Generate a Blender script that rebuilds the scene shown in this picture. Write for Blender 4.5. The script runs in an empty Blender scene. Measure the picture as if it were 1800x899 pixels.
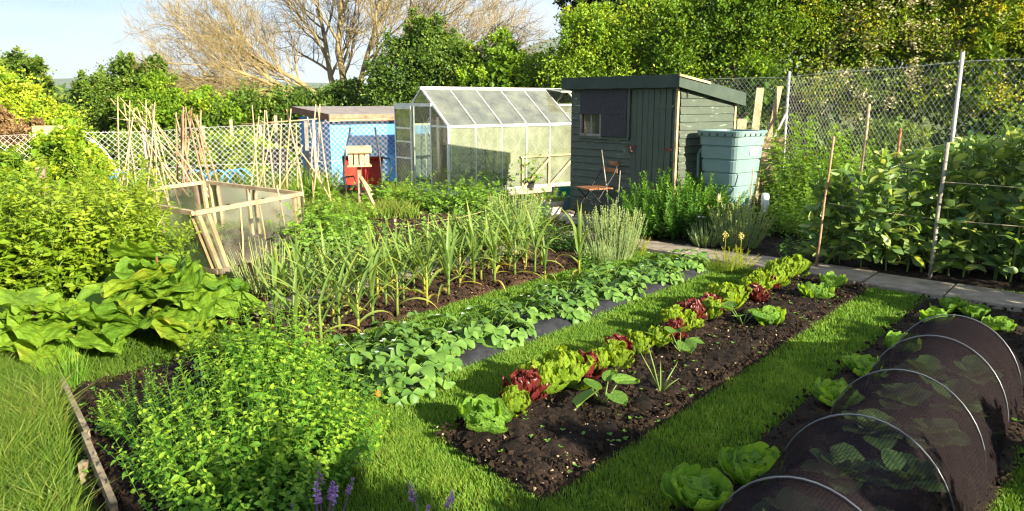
import bpy, math, random
import numpy as np
from mathutils import Matrix, Vector
rng = np.random.default_rng(11)
random.seed(5)
PI = math.pi
SC = bpy.context.scene
COL = SC.collection

# ------------------------------------------------------------------ camera, sky, sun, exposure
cam_d = bpy.data.cameras.new('camera')
cam = bpy.data.objects.new('camera', cam_d)
COL.objects.link(cam)
cam.location = (0, 0, 1.8)
cam.rotation_euler = (math.radians(90 - 11.454), 0, 0)
cam_d.sensor_width = 36.0
cam_d.lens = 26.8
cam_d.clip_start = 0.05
cam_d.clip_end = 20000
SC.camera = cam

SUN_EL, SUN_TH = 21.0, -47.0           # elevation; horizontal angle of the sun counted from +X
W = bpy.data.worlds.new('World')
SC.world = W
W.use_nodes = True
wn, wl = W.node_tree.nodes, W.node_tree.links
bg = wn['Background']
sky = wn.new('ShaderNodeTexSky')
sky.sky_type = 'NISHITA'
sky.sun_disc = False
sky.sun_elevation = math.radians(SUN_EL)
sky.sun_rotation = math.radians(90 - SUN_TH)
sky.altitude = 20
sky.air_density = 1.0
sky.dust_density = 0.25
sky.ozone_density = 2.5
tc = wn.new('ShaderNodeTexCoord')
mp = wn.new('ShaderNodeMapping')
mp.inputs['Scale'].default_value = (1.4, 1.4, 5.0)
cn = wn.new('ShaderNodeTexNoise')
cn.inputs['Scale'].default_value = 2.6
cn.inputs['Detail'].default_value = 7
cn.inputs['Roughness'].default_value = 0.55
cr = wn.new('ShaderNodeValToRGB')            # a thin high veil of cloud over the whole sky
cr.color_ramp.elements[0].position = 0.34
cr.color_ramp.elements[0].color = (0.44, 0.655, 1.0, 1)
cr.color_ramp.elements[1].position = 0.72
cr.color_ramp.elements[1].color = (0.90, 0.89, 0.93, 1)
vm = wn.new('ShaderNodeVectorMath')
vm.operation = 'SCALE'
vm.inputs['Scale'].default_value = 3.9
mx = wn.new('ShaderNodeMix')
mx.data_type = 'RGBA'
mx.inputs['Factor'].default_value = 0.84
wl.new(tc.outputs['Generated'], mp.inputs['Vector'])
wl.new(mp.outputs[0], cn.inputs['Vector'])
wl.new(cn.outputs['Fac'], cr.inputs['Fac'])
wl.new(cr.outputs['Color'], vm.inputs[0])
wl.new(sky.outputs[0], mx.inputs[6])
wl.new(vm.outputs[0], mx.inputs[7])
wl.new(mx.outputs[2], bg.inputs['Color'])
bg.inputs['Strength'].default_value = 0.068

sun_d = bpy.data.lights.new('sun', 'SUN')
sun_d.energy = 5.0
sun_d.angle = math.radians(0.55)
sun_d.color = (1.0, 0.89, 0.66)
sun = bpy.data.objects.new('sun', sun_d)
COL.objects.link(sun)
_e, _t = math.radians(SUN_EL), math.radians(SUN_TH)
to_sun = Vector((math.cos(_e) * math.cos(_t), math.cos(_e) * math.sin(_t), math.sin(_e)))
sun.rotation_euler = to_sun.to_track_quat('Z', 'Y').to_euler()
sun.location = to_sun * 40

vs = SC.view_settings
vs.view_transform = 'Standard'
vs.look = 'None'
vs.exposure = 2.0
vs.gamma = 1.0
vs.use_curve_mapping = False
cy = SC.cycles
cy.max_bounces = 8
cy.diffuse_bounces = 6
cy.glossy_bounces = 2
cy.transmission_bounces = 5
cy.transparent_max_bounces = 16
cy.caustics_reflective = False
cy.caustics_refractive = False
cy.sample_clamp_indirect = 4.0
cy.use_denoising = True
cy.denoiser = 'OPENIMAGEDENOISE'
cy.filter_width = 1.25

# ------------------------------------------------------------------ helpers: shapes
def A_(x): return np.asarray(x, float)
def nrm(v):
    v = A_(v)
    return v / np.maximum(np.linalg.norm(v, axis=-1, keepdims=True), 1e-9)

class MB:
    """Collects vertices and faces; build() links them as ONE mesh object."""
    def __init__(s):
        s.v, s.f, s.a, s.n = [], [], [], 0
    def add(s, V, F, var=0.5):
        V = A_(V).reshape(-1, 3)
        if not isinstance(F, list): F = [F]
        for q in F:
            q = np.asarray(q, int)
            if q.size: s.f.append(q + s.n)
        s.v.append(V)
        s.a.append(np.broadcast_to(A_(var), (len(V),)))
        s.n += len(V)
        return s
    def mesh(s, name, mat=None, smooth=False):
        me = bpy.data.meshes.new(name)
        V = np.concatenate(s.v); a = np.concatenate(s.a)
        me.vertices.add(len(V)); me.vertices.foreach_set('co', V.astype(np.float32).ravel())
        idx = np.concatenate([q.ravel() for q in s.f])
        tot = np.concatenate([np.full(len(q), q.shape[1]) for q in s.f])
        st = np.concatenate([[0], np.cumsum(tot)[:-1]])
        me.loops.add(len(idx)); me.loops.foreach_set('vertex_index', idx.astype(np.int32))
        me.polygons.add(len(tot)); me.polygons.foreach_set('loop_start', st.astype(np.int32))
        me.polygons.foreach_set('use_smooth', np.full(len(tot), bool(smooth)))
        at = me.attributes.new('var', 'FLOAT', 'POINT')
        at.data.foreach_set('value', a.astype(np.float32))
        me.update(calc_edges=True)
        for m in (mat if isinstance(mat, (list, tuple)) else [mat]):
            if m: me.materials.append(m)
        return me
    def build(s, name, mat, parent=None, smooth=False, loc=None):
        return obj(name, s.mesh(name, mat, smooth), parent, loc)

BOXF = np.array([[0,3,2,1],[4,5,6,7],[0,1,5,4],[1,2,6,5],[2,3,7,6],[3,0,4,7]])
def box(x0, x1, y0, y1, z0, z1):
    return A_([[x0,y0,z0],[x1,y0,z0],[x1,y1,z0],[x0,y1,z0],[x0,y0,z1],[x1,y0,z1],[x1,y1,z1],[x0,y1,z1]]), BOXF
def beam(p, q, w, h, up=(0, 0, 1)):
    """A bar from p to q, w wide sideways and h thick along up."""
    p, q = A_(p), A_(q)
    d = nrm(q - p); x = np.cross(d, A_(up))
    if np.linalg.norm(x) < 1e-4: x = np.cross(d, A_((0, 1, 0)))
    x = nrm(x); z = np.cross(x, d)
    c = [(-1,-1),(1,-1),(1,1),(-1,1)]
    V = [p + x*a*w/2 + z*b*h/2 for a, b in c] + [q + x*a*w/2 + z*b*h/2 for a, b in c]
    return A_(V), BOXF
def tube(P, r, n=6, cap=True):
    P = A_(P); k = len(P); r = np.broadcast_to(A_(r), (k,))
    T = np.gradient(P, axis=0); T = nrm(T)
    ref = A_((0, 0, 1)) if abs(T[0][2]) < 0.9 else A_((1, 0, 0))
    X = nrm(np.cross(T, ref)); Y = np.cross(T, X)
    an = np.arange(n) * 2 * PI / n
    V = P[:, None] + r[:, None, None] * (np.cos(an)[None, :, None] * X[:, None] + np.sin(an)[None, :, None] * Y[:, None])
    i = np.arange(k - 1)[:, None]; j = np.arange(n)[None]; j2 = (j + 1) % n
    F = np.stack([i*n + j, i*n + j2, (i+1)*n + j2, (i+1)*n + j], -1).reshape(-1, 4)
    Fs = [F]
    if cap and n > 2: Fs += [np.arange(n)[::-1][None], (np.arange(n) + (k-1)*n)[None]]
    return V.reshape(-1, 3), Fs
def lathe(prof, n=20):
    prof = A_(prof); k = len(prof); an = np.arange(n) * 2 * PI / n
    V = np.stack([prof[:, :1]*np.cos(an), prof[:, :1]*np.sin(an), np.repeat(prof[:, 1:], n, 1)], -1)
    i = np.arange(k - 1)[:, None]; j = np.arange(n)[None]; j2 = (j + 1) % n
    F = np.stack([i*n + j, i*n + j2, (i+1)*n + j2, (i+1)*n + j], -1).reshape(-1, 4)
    return V.reshape(-1, 3), F
def gridF(a, b):
    i = np.arange(a - 1)[:, None]; j = np.arange(b - 1)[None]
    return np.stack([i*b + j, (i+1)*b + j, (i+1)*b + j + 1, i*b + j + 1], -1).reshape(-1, 4)
def hashn(x, y, s=0):
    v = np.sin(x*127.1 + y*311.7 + s*74.7) * 43758.5453
    return v - np.floor(v)
def vnoise(x, y, s=0):
    x, y = A_(x), A_(y)
    xi, yi = np.floor(x), np.floor(y); fx, fy = x - xi, y - yi
    fx, fy = fx*fx*(3-2*fx), fy*fy*(3-2*fy)
    return ((hashn(xi, yi, s)*(1-fx) + hashn(xi+1, yi, s)*fx)*(1-fy) + (hashn(xi, yi+1, s)*(1-fx) + hashn(xi+1, yi+1, s)*fx)*fy)

def frames(d, up=(0, 0, 1), roll=None):
    """Leaf frames: columns side, tip, normal."""
    y = nrm(d); x = np.cross(y, np.broadcast_to(A_(up), y.shape))
    bad = np.linalg.norm(x, axis=-1) < 1e-3
    if np.any(bad): x[bad] = A_((1, 0, 0))
    x = nrm(x); z = np.cross(x, y)
    if roll is not None:
        c, s = np.cos(roll)[:, None], np.sin(roll)[:, None]
        x, z = x*c + z*s, z*c - x*s
    return np.stack([x, y, z], -1)
def scatter(mb, LV, LF, pos, R, s, var):
    LV = A_(LV); m, k = len(pos), len(LV)
    s = np.broadcast_to(A_(s), (m,))
    V = np.einsum('mij,vj->mvi', R, LV) * s[:, None, None] + A_(pos)[:, None]
    Fs = [(np.asarray(F)[None] + (np.arange(m) * k)[:, None, None]).reshape(-1, np.asarray(F).shape[1]) for F in (LF if isinstance(LF, list) else [LF])]
    mb.add(V.reshape(-1, 3), Fs, np.repeat(np.broadcast_to(A_(var), (m,)), k))
def leafT(n=4, w=0.3, fold=0.15, curl=0.25, peak=0.4, tip=0.0):
    """A leaf of unit length along +Y with a folded midrib and a drooping tip."""
    V = []
    for i in range(n + 1):
        t = i / n
        ww = w * (max(t, 0.0) / peak if t < peak else (1 - (t - peak)/(1 - peak)*(1 - tip)))
        ww = w * math.sin(min(1, max(0, ww / w)) * PI / 2) + 0.004
        zz = -curl * t * t
        V += [(-ww, t, zz + fold*ww), (0, t, zz), (ww, t, zz + fold*ww)]
    F = [(3*i, 3*i + 1, 3*i + 4, 3*i + 3) for i in range(n)] + [(3*i + 1, 3*i + 2, 3*i + 5, 3*i + 4) for i in range(n)]
    return A_(V), np.array(F)
DIAM = (A_([[0,0,0],[-.34,.5,.08],[0,1,-.06],[.34,.5,.08]]), np.array([[0,2,1],[0,3,2]]))
def sph(m):
    return nrm(rng.normal(size=(m, 3)))

# ------------------------------------------------------------------ helpers: objects
def obj(name, data, parent=None, loc=None, mtx=None):
    o = bpy.data.objects.new(name, data)
    COL.objects.link(o)
    if parent is not None: o.parent = parent
    if mtx is not None: o.matrix_basis = mtx
    elif loc is not None: o.location = loc
    return o
def tag(o, label, cat=None, group=None, kind=None):
    if label: o['label'] = label
    if cat: o['category'] = cat
    if group: o['group'] = group
    if kind: o['kind'] = kind
    return o
def thing(name, label, cat, loc=(0, 0, 0), rz=0.0, group=None):
    o = obj(name, None)
    o.empty_display_size = 0.1
    if len(loc) == 2: loc = (loc[0], loc[1], 0)
    o.location = loc
    o.rotation_euler = (0, 0, rz)
    return tag(o, label, cat, group)
def mtx(R, pos, s=1.0):
    M = Matrix.Identity(4)
    for i in range(3):
        for j in range(3): M[i][j] = float(R[i][j]) * s
        M[i][3] = float(pos[i])
    return M
def pbox(name, par, mat, *b): return MB().add(*box(*b)).build(name, mat, par)
def pbeam(name, par, mat, p, q, w, h, up=(0, 0, 1)): return MB().add(*beam(p, q, w, h, up)).build(name, mat, par)
def ptube(name, par, mat, P, r, n=8): return MB().add(*tube(P, r, n)).build(name, mat, par, smooth=True)
ORD = ['first', 'second', 'third', 'fourth', 'fifth', 'sixth', 'seventh', 'eighth', 'ninth', 'tenth', 'eleventh', 'twelfth', 'thirteenth',
       'fourteenth', 'fifteenth', 'sixteenth', 'seventeenth', 'eighteenth', 'nineteenth', 'twentieth', 'twenty-first', 'twenty-second', 'twenty-third', 'twenty-fourth']
RA = math.radians(50.5)
def uv(u, v):      # the allotment's own axes: u runs along the beds, v across them
    return (u*math.cos(RA) - v*math.sin(RA), u*math.sin(RA) + v*math.cos(RA))

# ------------------------------------------------------------------ helpers: materials
def nt(name):
    m = bpy.data.materials.new(name)
    m.use_nodes = True
    n, l = m.node_tree.nodes, m.node_tree.links
    return m, n, l, n['Principled BSDF'], n['Material Output']
def ramp(n, l, src, stops):
    r = n.new('ShaderNodeValToRGB')
    e = r.color_ramp.elements
    while len(e) < len(stops): e.new(0.5)
    for k, (p, c) in enumerate(stops):
        e[k].position = p; e[k].color = (*c, 1)
    l.new(src, r.inputs['Fac'])
    return r.outputs['Color']
def noise(n, l, scale, detail=4, rough=0.6, coord='Object', stretch=None):
    t = n.new('ShaderNodeTexCoord'); x = n.new('ShaderNodeTexNoise')
    x.inputs['Scale'].default_value = scale; x.inputs['Detail'].default_value = detail; x.inputs['Roughness'].default_value = rough
    if stretch:
        mpn = n.new('ShaderNodeMapping'); mpn.inputs['Scale'].default_value = stretch
        l.new(t.outputs[coord], mpn.inputs[0]); l.new(mpn.outputs[0], x.inputs['Vector'])
    else: l.new(t.outputs[coord], x.inputs['Vector'])
    return x.outputs['Fac']
def bump(n, l, h, dist, b, strength=1.0):
    k = n.new('ShaderNodeBump'); k.inputs['Distance'].default_value = dist; k.inputs['Strength'].default_value = strength
    l.new(h, k.inputs['Height']); l.new(k.outputs[0], b.inputs['Normal'])
def surf(name, stops, scale=8, rough=0.7, bscale=40, bdist=0.002, detail=5, stretch=None, metal=0.0, spec=0.4, coord='Object', patch=0):
    m, n, l, b, o = nt(name)
    col = ramp(n, l, noise(n, l, scale, detail, 0.62, coord, stretch), stops)
    if patch:                                     # damp and dry patches
        px = n.new('ShaderNodeMix'); px.data_type = 'RGBA'; px.blend_type = 'MULTIPLY'; px.inputs['Factor'].default_value = 1.0
        l.new(col, px.inputs[6]); l.new(ramp(n, l, noise(n, l, patch, 5, 0.65, coord), [(0.36, (0.55, 0.55, 0.55)), (0.52, (1.0, 0.98, 0.95)), (0.68, (1.9, 1.75, 1.6))]), px.inputs[7]); col = px.outputs[2]
    l.new(col, b.inputs['Base Color'])
    b.inputs['Roughness'].default_value = rough
    b.inputs['Metallic'].default_value = metal
    b.inputs['Specular IOR Level'].default_value = spec
    if bdist: bump(n, l, noise(n, l, bscale, 4, 0.6, coord, stretch), bdist, b)
    return m
def leafmat(name, c0, c1, tr=0.42, rough=0.45, spec=0.35, orand=0.35, tcol=None, bmp=None, mot=0.0):
    """Leaf: colour from the per-leaf value 'var' and the plant's own random, light passing through the blade."""
    m, n, l, b, o = nt(name)
    at = n.new('ShaderNodeAttribute'); at.attribute_name = 'var'
    oi = n.new('ShaderNodeObjectInfo')
    ma = n.new('ShaderNodeMath'); ma.operation = 'MULTIPLY_ADD'; ma.inputs[1].default_value = orand; ma.inputs[2].default_value = -orand/2
    l.new(oi.outputs['Random'], ma.inputs[0])
    ad = n.new('ShaderNodeMath'); ad.operation = 'ADD'; ad.use_clamp = True
    src = at.outputs['Fac']
    if mot:                                       # mottling inside one leaf
        mr = n.new('ShaderNodeMath'); mr.operation = 'MULTIPLY_ADD'; mr.inputs[1].default_value = mot
        m2 = n.new('ShaderNodeMath'); m2.operation = 'SUBTRACT'; m2.inputs[1].default_value = mot*0.5
        l.new(noise(n, l, 7, 5, 0.65), mr.inputs[0]); l.new(src, mr.inputs[2]); l.new(mr.outputs[0], m2.inputs[0]); src = m2.outputs[0]
    l.new(src, ad.inputs[0]); l.new(ma.outputs[0], ad.inputs[1])
    stops = [(0.0, c0), (1.0, c1)] if not isinstance(c1, list) else [(0.0, c0)] + c1
    col = ramp(n, l, ad.outputs[0], stops)
    l.new(col, b.inputs['Base Color'])
    b.inputs['Roughness'].default_value = rough
    b.inputs['Specular IOR Level'].default_value = spec
    if bmp: bump(n, l, noise(n, l, bmp[0], 4, 0.6), bmp[1], b)
    t = n.new('ShaderNodeBsdfTranslucent')
    hs = n.new('ShaderNodeMix'); hs.data_type = 'RGBA'; hs.blend_type = 'MULTIPLY'; hs.inputs['Factor'].default_value = 1.0
    l.new(col, hs.inputs[6]); hs.inputs[7].default_value = tcol or (1.9, 1.55, 0.5, 1)
    l.new(hs.outputs[2], t.inputs['Color'])
    x = n.new('ShaderNodeMixShader'); x.inputs[0].default_value = tr
    l.new(b.outputs[0], x.inputs[1]); l.new(t.outputs[0], x.inputs[2]); l.new(x.outputs[0], o.inputs['Surface'])
    return m

M = {}
M['soil'] = surf('soil', [(0.3, (0.007, 0.005, 0.004)), (0.55, (0.018, 0.012, 0.009)), (0.74, (0.05, 0.033, 0.022))], 26, 0.95, 55, 0.014, 8, spec=0.15, patch=2.3)
M['crumb'] = surf('soil_crumb', [(0.3, (0.008, 0.006, 0.0045)), (0.6, (0.025, 0.016, 0.011)), (0.8, (0.065, 0.042, 0.028))], 14, 0.95, 60, 0.0, spec=0.1)
M['chip'] = surf('pale_chip', [(0.3, (0.14, 0.09, 0.05)), (0.7, (0.45, 0.36, 0.25))], 9, 0.9, 60, 0.0, spec=0.1)
M['turf'] = surf('turf', [(0.3, (0.018, 0.030, 0.007)), (0.6, (0.035, 0.065, 0.012)), (0.75, (0.06, 0.085, 0.02))], 5, 0.95, 60, 0.012, 8, spec=0.1)
M['field'] = surf('field', [(0.3, (0.06, 0.10, 0.02)), (0.7, (0.14, 0.16, 0.05))], 0.3, 0.95, 60, 0.0, spec=0.1)
M['slab'] = surf('paving', [(0.3, (0.15, 0.125, 0.098)), (0.6, (0.27, 0.23, 0.185)), (0.8, (0.36, 0.315, 0.26))], 7, 0.9, 50, 0.004, 8, spec=0.2)
M['membrane'] = surf('weed_membrane', [(0.35, (0.012, 0.013, 0.017)), (0.7, (0.03, 0.032, 0.04))], 12, 0.75, 30, 0.006, spec=0.3)
M['wood'] = surf('pale_wood', [(0.3, (0.22, 0.155, 0.085)), (0.6, (0.42, 0.32, 0.19)), (0.8, (0.54, 0.44, 0.29))], 6, 0.75, 30, 0.002, stretch=(1, 1, 1))
M['oldwood'] = surf('weathered_wood', [(0.3, (0.12, 0.09, 0.06)), (0.6, (0.24, 0.19, 0.13)), (0.8, (0.36, 0.29, 0.2))], 9, 0.85, 30, 0.003)
M['greywood'] = surf('grey_wood', [(0.3, (0.13, 0.12, 0.10)), (0.7, (0.30, 0.28, 0.24))], 9, 0.85, 30, 0.003)
M['cane'] = surf('bamboo', [(0.3, (0.36, 0.22, 0.11)), (0.7, (0.62, 0.44, 0.26))], 5, 0.6, 30, 0.001)
M['hazel'] = surf('hazel_stick', [(0.3, (0.16, 0.08, 0.05)), (0.7, (0.42, 0.26, 0.16))], 6, 0.75, 30, 0.002)
M['bark'] = surf('bark', [(0.3, (0.10, 0.07, 0.045)), (0.7, (0.26, 0.19, 0.11))], 6, 0.9, 14, 0.02)
M['palebark'] = surf('lichen_bark', [(0.25, (0.09, 0.068, 0.036)), (0.5, (0.24, 0.185, 0.085)), (0.75, (0.40, 0.32, 0.14))], 1.6, 0.9, 12, 0.02)
M['zinc'] = surf('galvanised_wire', [(0.3, (0.52, 0.52, 0.53)), (0.7, (0.70, 0.69, 0.67))], 8, 0.5, 30, 0, metal=0.1)
M['post'] = surf('galvanised_post', [(0.3, (0.30, 0.29, 0.28)), (0.7, (0.46, 0.45, 0.43))], 7, 0.6, 30, 0.001, metal=0.2)
M['alu'] = surf('aluminium', [(0.3, (0.55, 0.55, 0.52)), (0.7, (0.74, 0.73, 0.69))], 5, 0.42, 30, 0, metal=0.35)
M['concrete'] = surf('concrete', [(0.3, (0.16, 0.14, 0.11)), (0.7, (0.34, 0.30, 0.25))], 6, 0.9, 30, 0.004)
M['black'] = surf('black_metal', [(0.3, (0.012, 0.012, 0.013)), (0.7, (0.03, 0.03, 0.03))], 9, 0.5, 30, 0)
M['rust'] = surf('rusty_iron', [(0.3, (0.07, 0.02, 0.012)), (0.7, (0.16, 0.05, 0.03))], 30, 0.8, 60, 0.002)
M['twine'] = surf('twine', [(0.3, (0.40, 0.30, 0.18)), (0.7, (0.55, 0.45, 0.3))], 30, 0.9, 60, 0)
M['brownwood'] = surf('brown_slat', [(0.3, (0.16, 0.06, 0.025)), (0.7, (0.33, 0.14, 0.06))], 9, 0.6, 30, 0.001)
M['white'] = surf('white_plastic', [(0.3, (0.70, 0.70, 0.68)), (0.7, (0.82, 0.82, 0.80))], 6, 0.45, 30, 0)
M['red'] = surf('red_plastic', [(0.3, (0.24, 0.020, 0.016)), (0.7, (0.46, 0.05, 0.035))], 7, 0.45, 30, 0)
M['bluepipe'] = surf('blue_pipe', [(0.3, (0.03, 0.20, 0.55)), (0.7, (0.05, 0.28, 0.65))], 5, 0.4, 30, 0)
M['bluegrey'] = surf('blue_grey_plastic', [(0.3, (0.10, 0.15, 0.20)), (0.7, (0.16, 0.22, 0.28))], 5, 0.5, 30, 0)
M['teal'] = surf('teal_plastic', [(0.3, (0.01, 0.22, 0.17)), (0.7, (0.02, 0.30, 0.23))], 5, 0.5, 30, 0)
M['pot'] = surf('limewashed_pot', [(0.3, (0.40, 0.33, 0.26)), (0.6, (0.56, 0.50, 0.43)), (0.8, (0.62, 0.56, 0.5))], 9, 0.85, 40, 0.002)
M['terracotta'] = surf('terracotta', [(0.3, (0.30, 0.12, 0.06)), (0.7, (0.42, 0.19, 0.10))], 9, 0.85, 40, 0.002)
M['slate'] = surf('slate', [(0.3, (0.05, 0.04, 0.06)), (0.7, (0.09, 0.07, 0.09))], 12, 0.6, 40, 0.001)
def painted(name, base, base2, chip, lo, hi, stretch):
    """Old paint flaking off boards in streaks that run with the grain."""
    m, n, l, b, o = nt(name)
    c = ramp(n, l, noise(n, l, 5, 5), [(0.3, base), (0.7, base2)])
    k = ramp(n, l, noise(n, l, 3.2, 9, 0.72, 'Object', stretch), [(lo, (0, 0, 0)), (hi, (1, 1, 1))])
    x = n.new('ShaderNodeMix'); x.data_type = 'RGBA'
    l.new(k, x.inputs['Factor']); l.new(c, x.inputs[6]); x.inputs[7].default_value = (*chip, 1)
    l.new(x.outputs[2], b.inputs['Base Color'])
    b.inputs['Roughness'].default_value = 0.62
    bump(n, l, noise(n, l, 22, 5, 0.6, 'Object', stretch), 0.004, b)
    return m
M['greenpaint'] = painted('green_paint', (0.040, 0.058, 0.042), (0.060, 0.080, 0.056), (0.36, 0.38, 0.30), 0.59, 0.67, (1.1, 1.1, 12))
M['greendoor'] = painted('green_paint_door', (0.038, 0.056, 0.042), (0.056, 0.076, 0.055), (0.20, 0.24, 0.2), 0.68, 0.75, (9, 9, 0.9))
M['felt'] = surf('green_roof_felt', [(0.3, (0.030, 0.048, 0.038)), (0.7, (0.050, 0.072, 0.056))], 6, 0.85, 90, 0.003)
M['greyfelt'] = surf('grey_roof_felt', [(0.3, (0.16, 0.14, 0.14)), (0.7, (0.26, 0.23, 0.22))], 6, 0.85, 90, 0.003)
M['bluepaint'] = surf('blue_paint', [(0.3, (0.030, 0.17, 0.48)), (0.55, (0.05, 0.24, 0.60)), (0.75, (0.10, 0.31, 0.62))], 3, 0.6, 30, 0.002, stretch=(1, 1, 6))
M['brownpaint'] = surf('brown_paint', [(0.3, (0.13, 0.06, 0.04)), (0.7, (0.22, 0.11, 0.07))], 5, 0.7, 30, 0.002)
M['butt'] = surf('green_grey_tank', [(0.3, (0.12, 0.195, 0.20)), (0.7, (0.165, 0.245, 0.245))], 4, 0.5, 30, 0.0005)
M['buttbase'] = surf('green_tank_base', [(0.3, (0.10, 0.20, 0.17)), (0.7, (0.14, 0.25, 0.21))], 4, 0.5, 30, 0.0005)
def glitterfelt():
    m, n, l, b, o = nt('black_mineral_board')
    l.new(ramp(n, l, noise(n, l, 150, 2, 0.8), [(0.45, (0.008, 0.008, 0.011)), (0.66, (0.075, 0.075, 0.092))]), b.inputs['Base Color'])
    b.inputs['Roughness'].default_value = 0.8
    bump(n, l, noise(n, l, 150, 2, 0.8), 0.003, b)
    return m
M['mineral'] = glitterfelt()
def hazyglass(name, tint, dif, fac, rough=0.12, gl=0.18, sc=3.0):
    m, n, l, b, o = nt(name)
    n.remove(b)
    tr = n.new('ShaderNodeBsdfTransparent'); tr.inputs['Color'].default_value = (*tint, 1)
    d = n.new('ShaderNodeBsdfDiffuse'); tl = n.new('ShaderNodeBsdfTranslucent')
    d.inputs['Color'].default_value = (*dif, 1); tl.inputs['Color'].default_value = (*dif, 1)
    dm = n.new('ShaderNodeMixShader'); l.new(d.outputs[0], dm.inputs[1]); l.new(tl.outputs[0], dm.inputs[2])
    g = n.new('ShaderNodeBsdfGlossy'); g.inputs['Roughness'].default_value = rough
    r = n.new('ShaderNodeMapRange'); l.new(noise(n, l, sc, 6, 0.65), r.inputs['Value'])
    r.inputs['From Min'].default_value = 0.3; r.inputs['From Max'].default_value = 0.7
    r.inputs['To Min'].default_value = fac - 0.14; r.inputs['To Max'].default_value = fac + 0.14
    a = n.new('ShaderNodeMixShader'); l.new(r.outputs[0], a.inputs[0]); l.new(tr.outputs[0], a.inputs[1]); l.new(dm.outputs[0], a.inputs[2])
    f = n.new('ShaderNodeFresnel'); f.inputs['IOR'].default_value = 1.45
    ad = n.new('ShaderNodeMath'); ad.operation = 'MULTIPLY_ADD'; ad.inputs[1].default_value = 1.0; ad.inputs[2].default_value = gl; ad.use_clamp = True
    l.new(f.outputs[0], ad.inputs[0])
    z = n.new('ShaderNodeMixShader'); l.new(ad.outputs[0], z.inputs[0]); l.new(a.outputs[0], z.inputs[1]); l.new(g.outputs[0], z.inputs[2])
    l.new(z.outputs[0], o.inputs['Surface'])
    return m
M['ghglass'] = hazyglass('hazy_greenhouse_glass', (0.88, 0.95, 0.90), (0.74, 0.78, 0.58), 0.31, 0.05, 0.15)
M['film'] = hazyglass('cloudy_plastic_sheet', (0.93, 0.94, 0.90), (0.50, 0.48, 0.40), 0.17, 0.2, 0.03, 5.0)
M['pane'] = hazyglass('window_glass', (0.9, 0.9, 0.9), (0.3, 0.3, 0.3), 0.2, 0.03, 0.12)
def netmat():
    m, n, l, b, o = nt('black_net')
    n.remove(b)
    tr = n.new('ShaderNodeBsdfTransparent')
    d = n.new('ShaderNodeBsdfDiffuse'); d.inputs['Color'].default_value = (0.013, 0.010, 0.011, 1)
    g = n.new('ShaderNodeBsdfGlossy'); g.inputs['Roughness'].default_value = 0.5; g.inputs['Color'].default_value = (0.075, 0.06, 0.07, 1)
    dm = n.new('ShaderNodeMixShader'); dm.inputs[0].default_value = 0.25; l.new(d.outputs[0], dm.inputs[1]); l.new(g.outputs[0], dm.inputs[2])
    r = n.new('ShaderNodeMapRange'); l.new(noise(n, l, 9, 5, 0.6, 'Object', (1, 0.35, 1)), r.inputs['Value'])
    r.inputs['From Min'].default_value = 0.35; r.inputs['From Max'].default_value = 0.65
    r.inputs['To Min'].default_value = 0.60; r.inputs['To Max'].default_value = 0.78
    tcn = n.new('ShaderNodeTexCoord'); sx = n.new('ShaderNodeSeparateXYZ'); l.new(tcn.outputs['Object'], sx.inputs[0])
    av = n.new('ShaderNodeAttribute'); av.attribute_name = 'var'
    tot = r.outputs[0]
    for src, f in ((sx.outputs['X'], 420.0), (av.outputs['Fac'], 520.0)):       # the threads of the weave
        a1 = n.new('ShaderNodeMath'); a1.operation = 'MULTIPLY'; a1.inputs[1].default_value = f; l.new(src, a1.inputs[0])
        a2 = n.new('ShaderNodeMath'); a2.operation = 'SINE'; l.new(a1.outputs[0], a2.inputs[0])
        a3 = n.new('ShaderNodeMath'); a3.operation = 'MULTIPLY_ADD'; a3.inputs[1].default_value = 0.11; l.new(a2.outputs[0], a3.inputs[0]); l.new(tot, a3.inputs[2])
        tot = a3.outputs[0]
    x = n.new('ShaderNodeMixShader'); l.new(tot, x.inputs[0]); l.new(tr.outputs[0], x.inputs[1]); l.new(dm.outputs[0], x.inputs[2])
    l.new(x.outputs[0], o.inputs['Surface'])
    k = n.new('ShaderNodeBump'); k.inputs['Distance'].default_value = 0.02
    l.new(noise(n, l, 7, 4, 0.6, 'Object', (1, 0.3, 1)), k.inputs['Height'])
    l.new(k.outputs[0], d.inputs['Normal']); l.new(k.outputs[0], g.inputs['Normal'])
    return m
M['net'] = netmat()
M['wirehoop'] = surf('grey_wire', [(0.3, (0.08, 0.09, 0.11)), (0.7, (0.16, 0.175, 0.20))], 6, 0.35, 30, 0, metal=0.5)
M['brownsoil'] = surf('brown_soil', [(0.3, (0.018, 0.011, 0.008)), (0.55, (0.045, 0.027, 0.018)), (0.74, (0.11, 0.068, 0.042))], 26, 0.95, 55, 0.014, 8, spec=0.12, patch=2.3)
L_ = leafmat
M['grass'] = L_('grass_blade', (0.048, 0.125, 0.013), [(0.6, (0.12, 0.24, 0.024)), (1.0, (0.25, 0.33, 0.055))], 0.35, 0.5, 0.25)
M['roughgrass'] = L_('rough_grass', (0.05, 0.11, 0.012), [(0.6, (0.11, 0.20, 0.02)), (1.0, (0.26, 0.27, 0.07))], 0.4, 0.5, 0.25)
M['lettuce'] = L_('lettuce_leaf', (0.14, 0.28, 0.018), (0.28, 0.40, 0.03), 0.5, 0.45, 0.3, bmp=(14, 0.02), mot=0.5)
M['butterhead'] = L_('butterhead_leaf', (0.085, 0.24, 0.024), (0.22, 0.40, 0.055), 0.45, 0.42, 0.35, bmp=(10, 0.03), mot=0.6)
M['redlettuce'] = L_('red_lettuce_leaf', (0.050, 0.010, 0.012), (0.17, 0.028, 0.024), 0.35, 0.38, 0.45, tcol=(1.8, 0.8, 0.5, 1))
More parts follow.
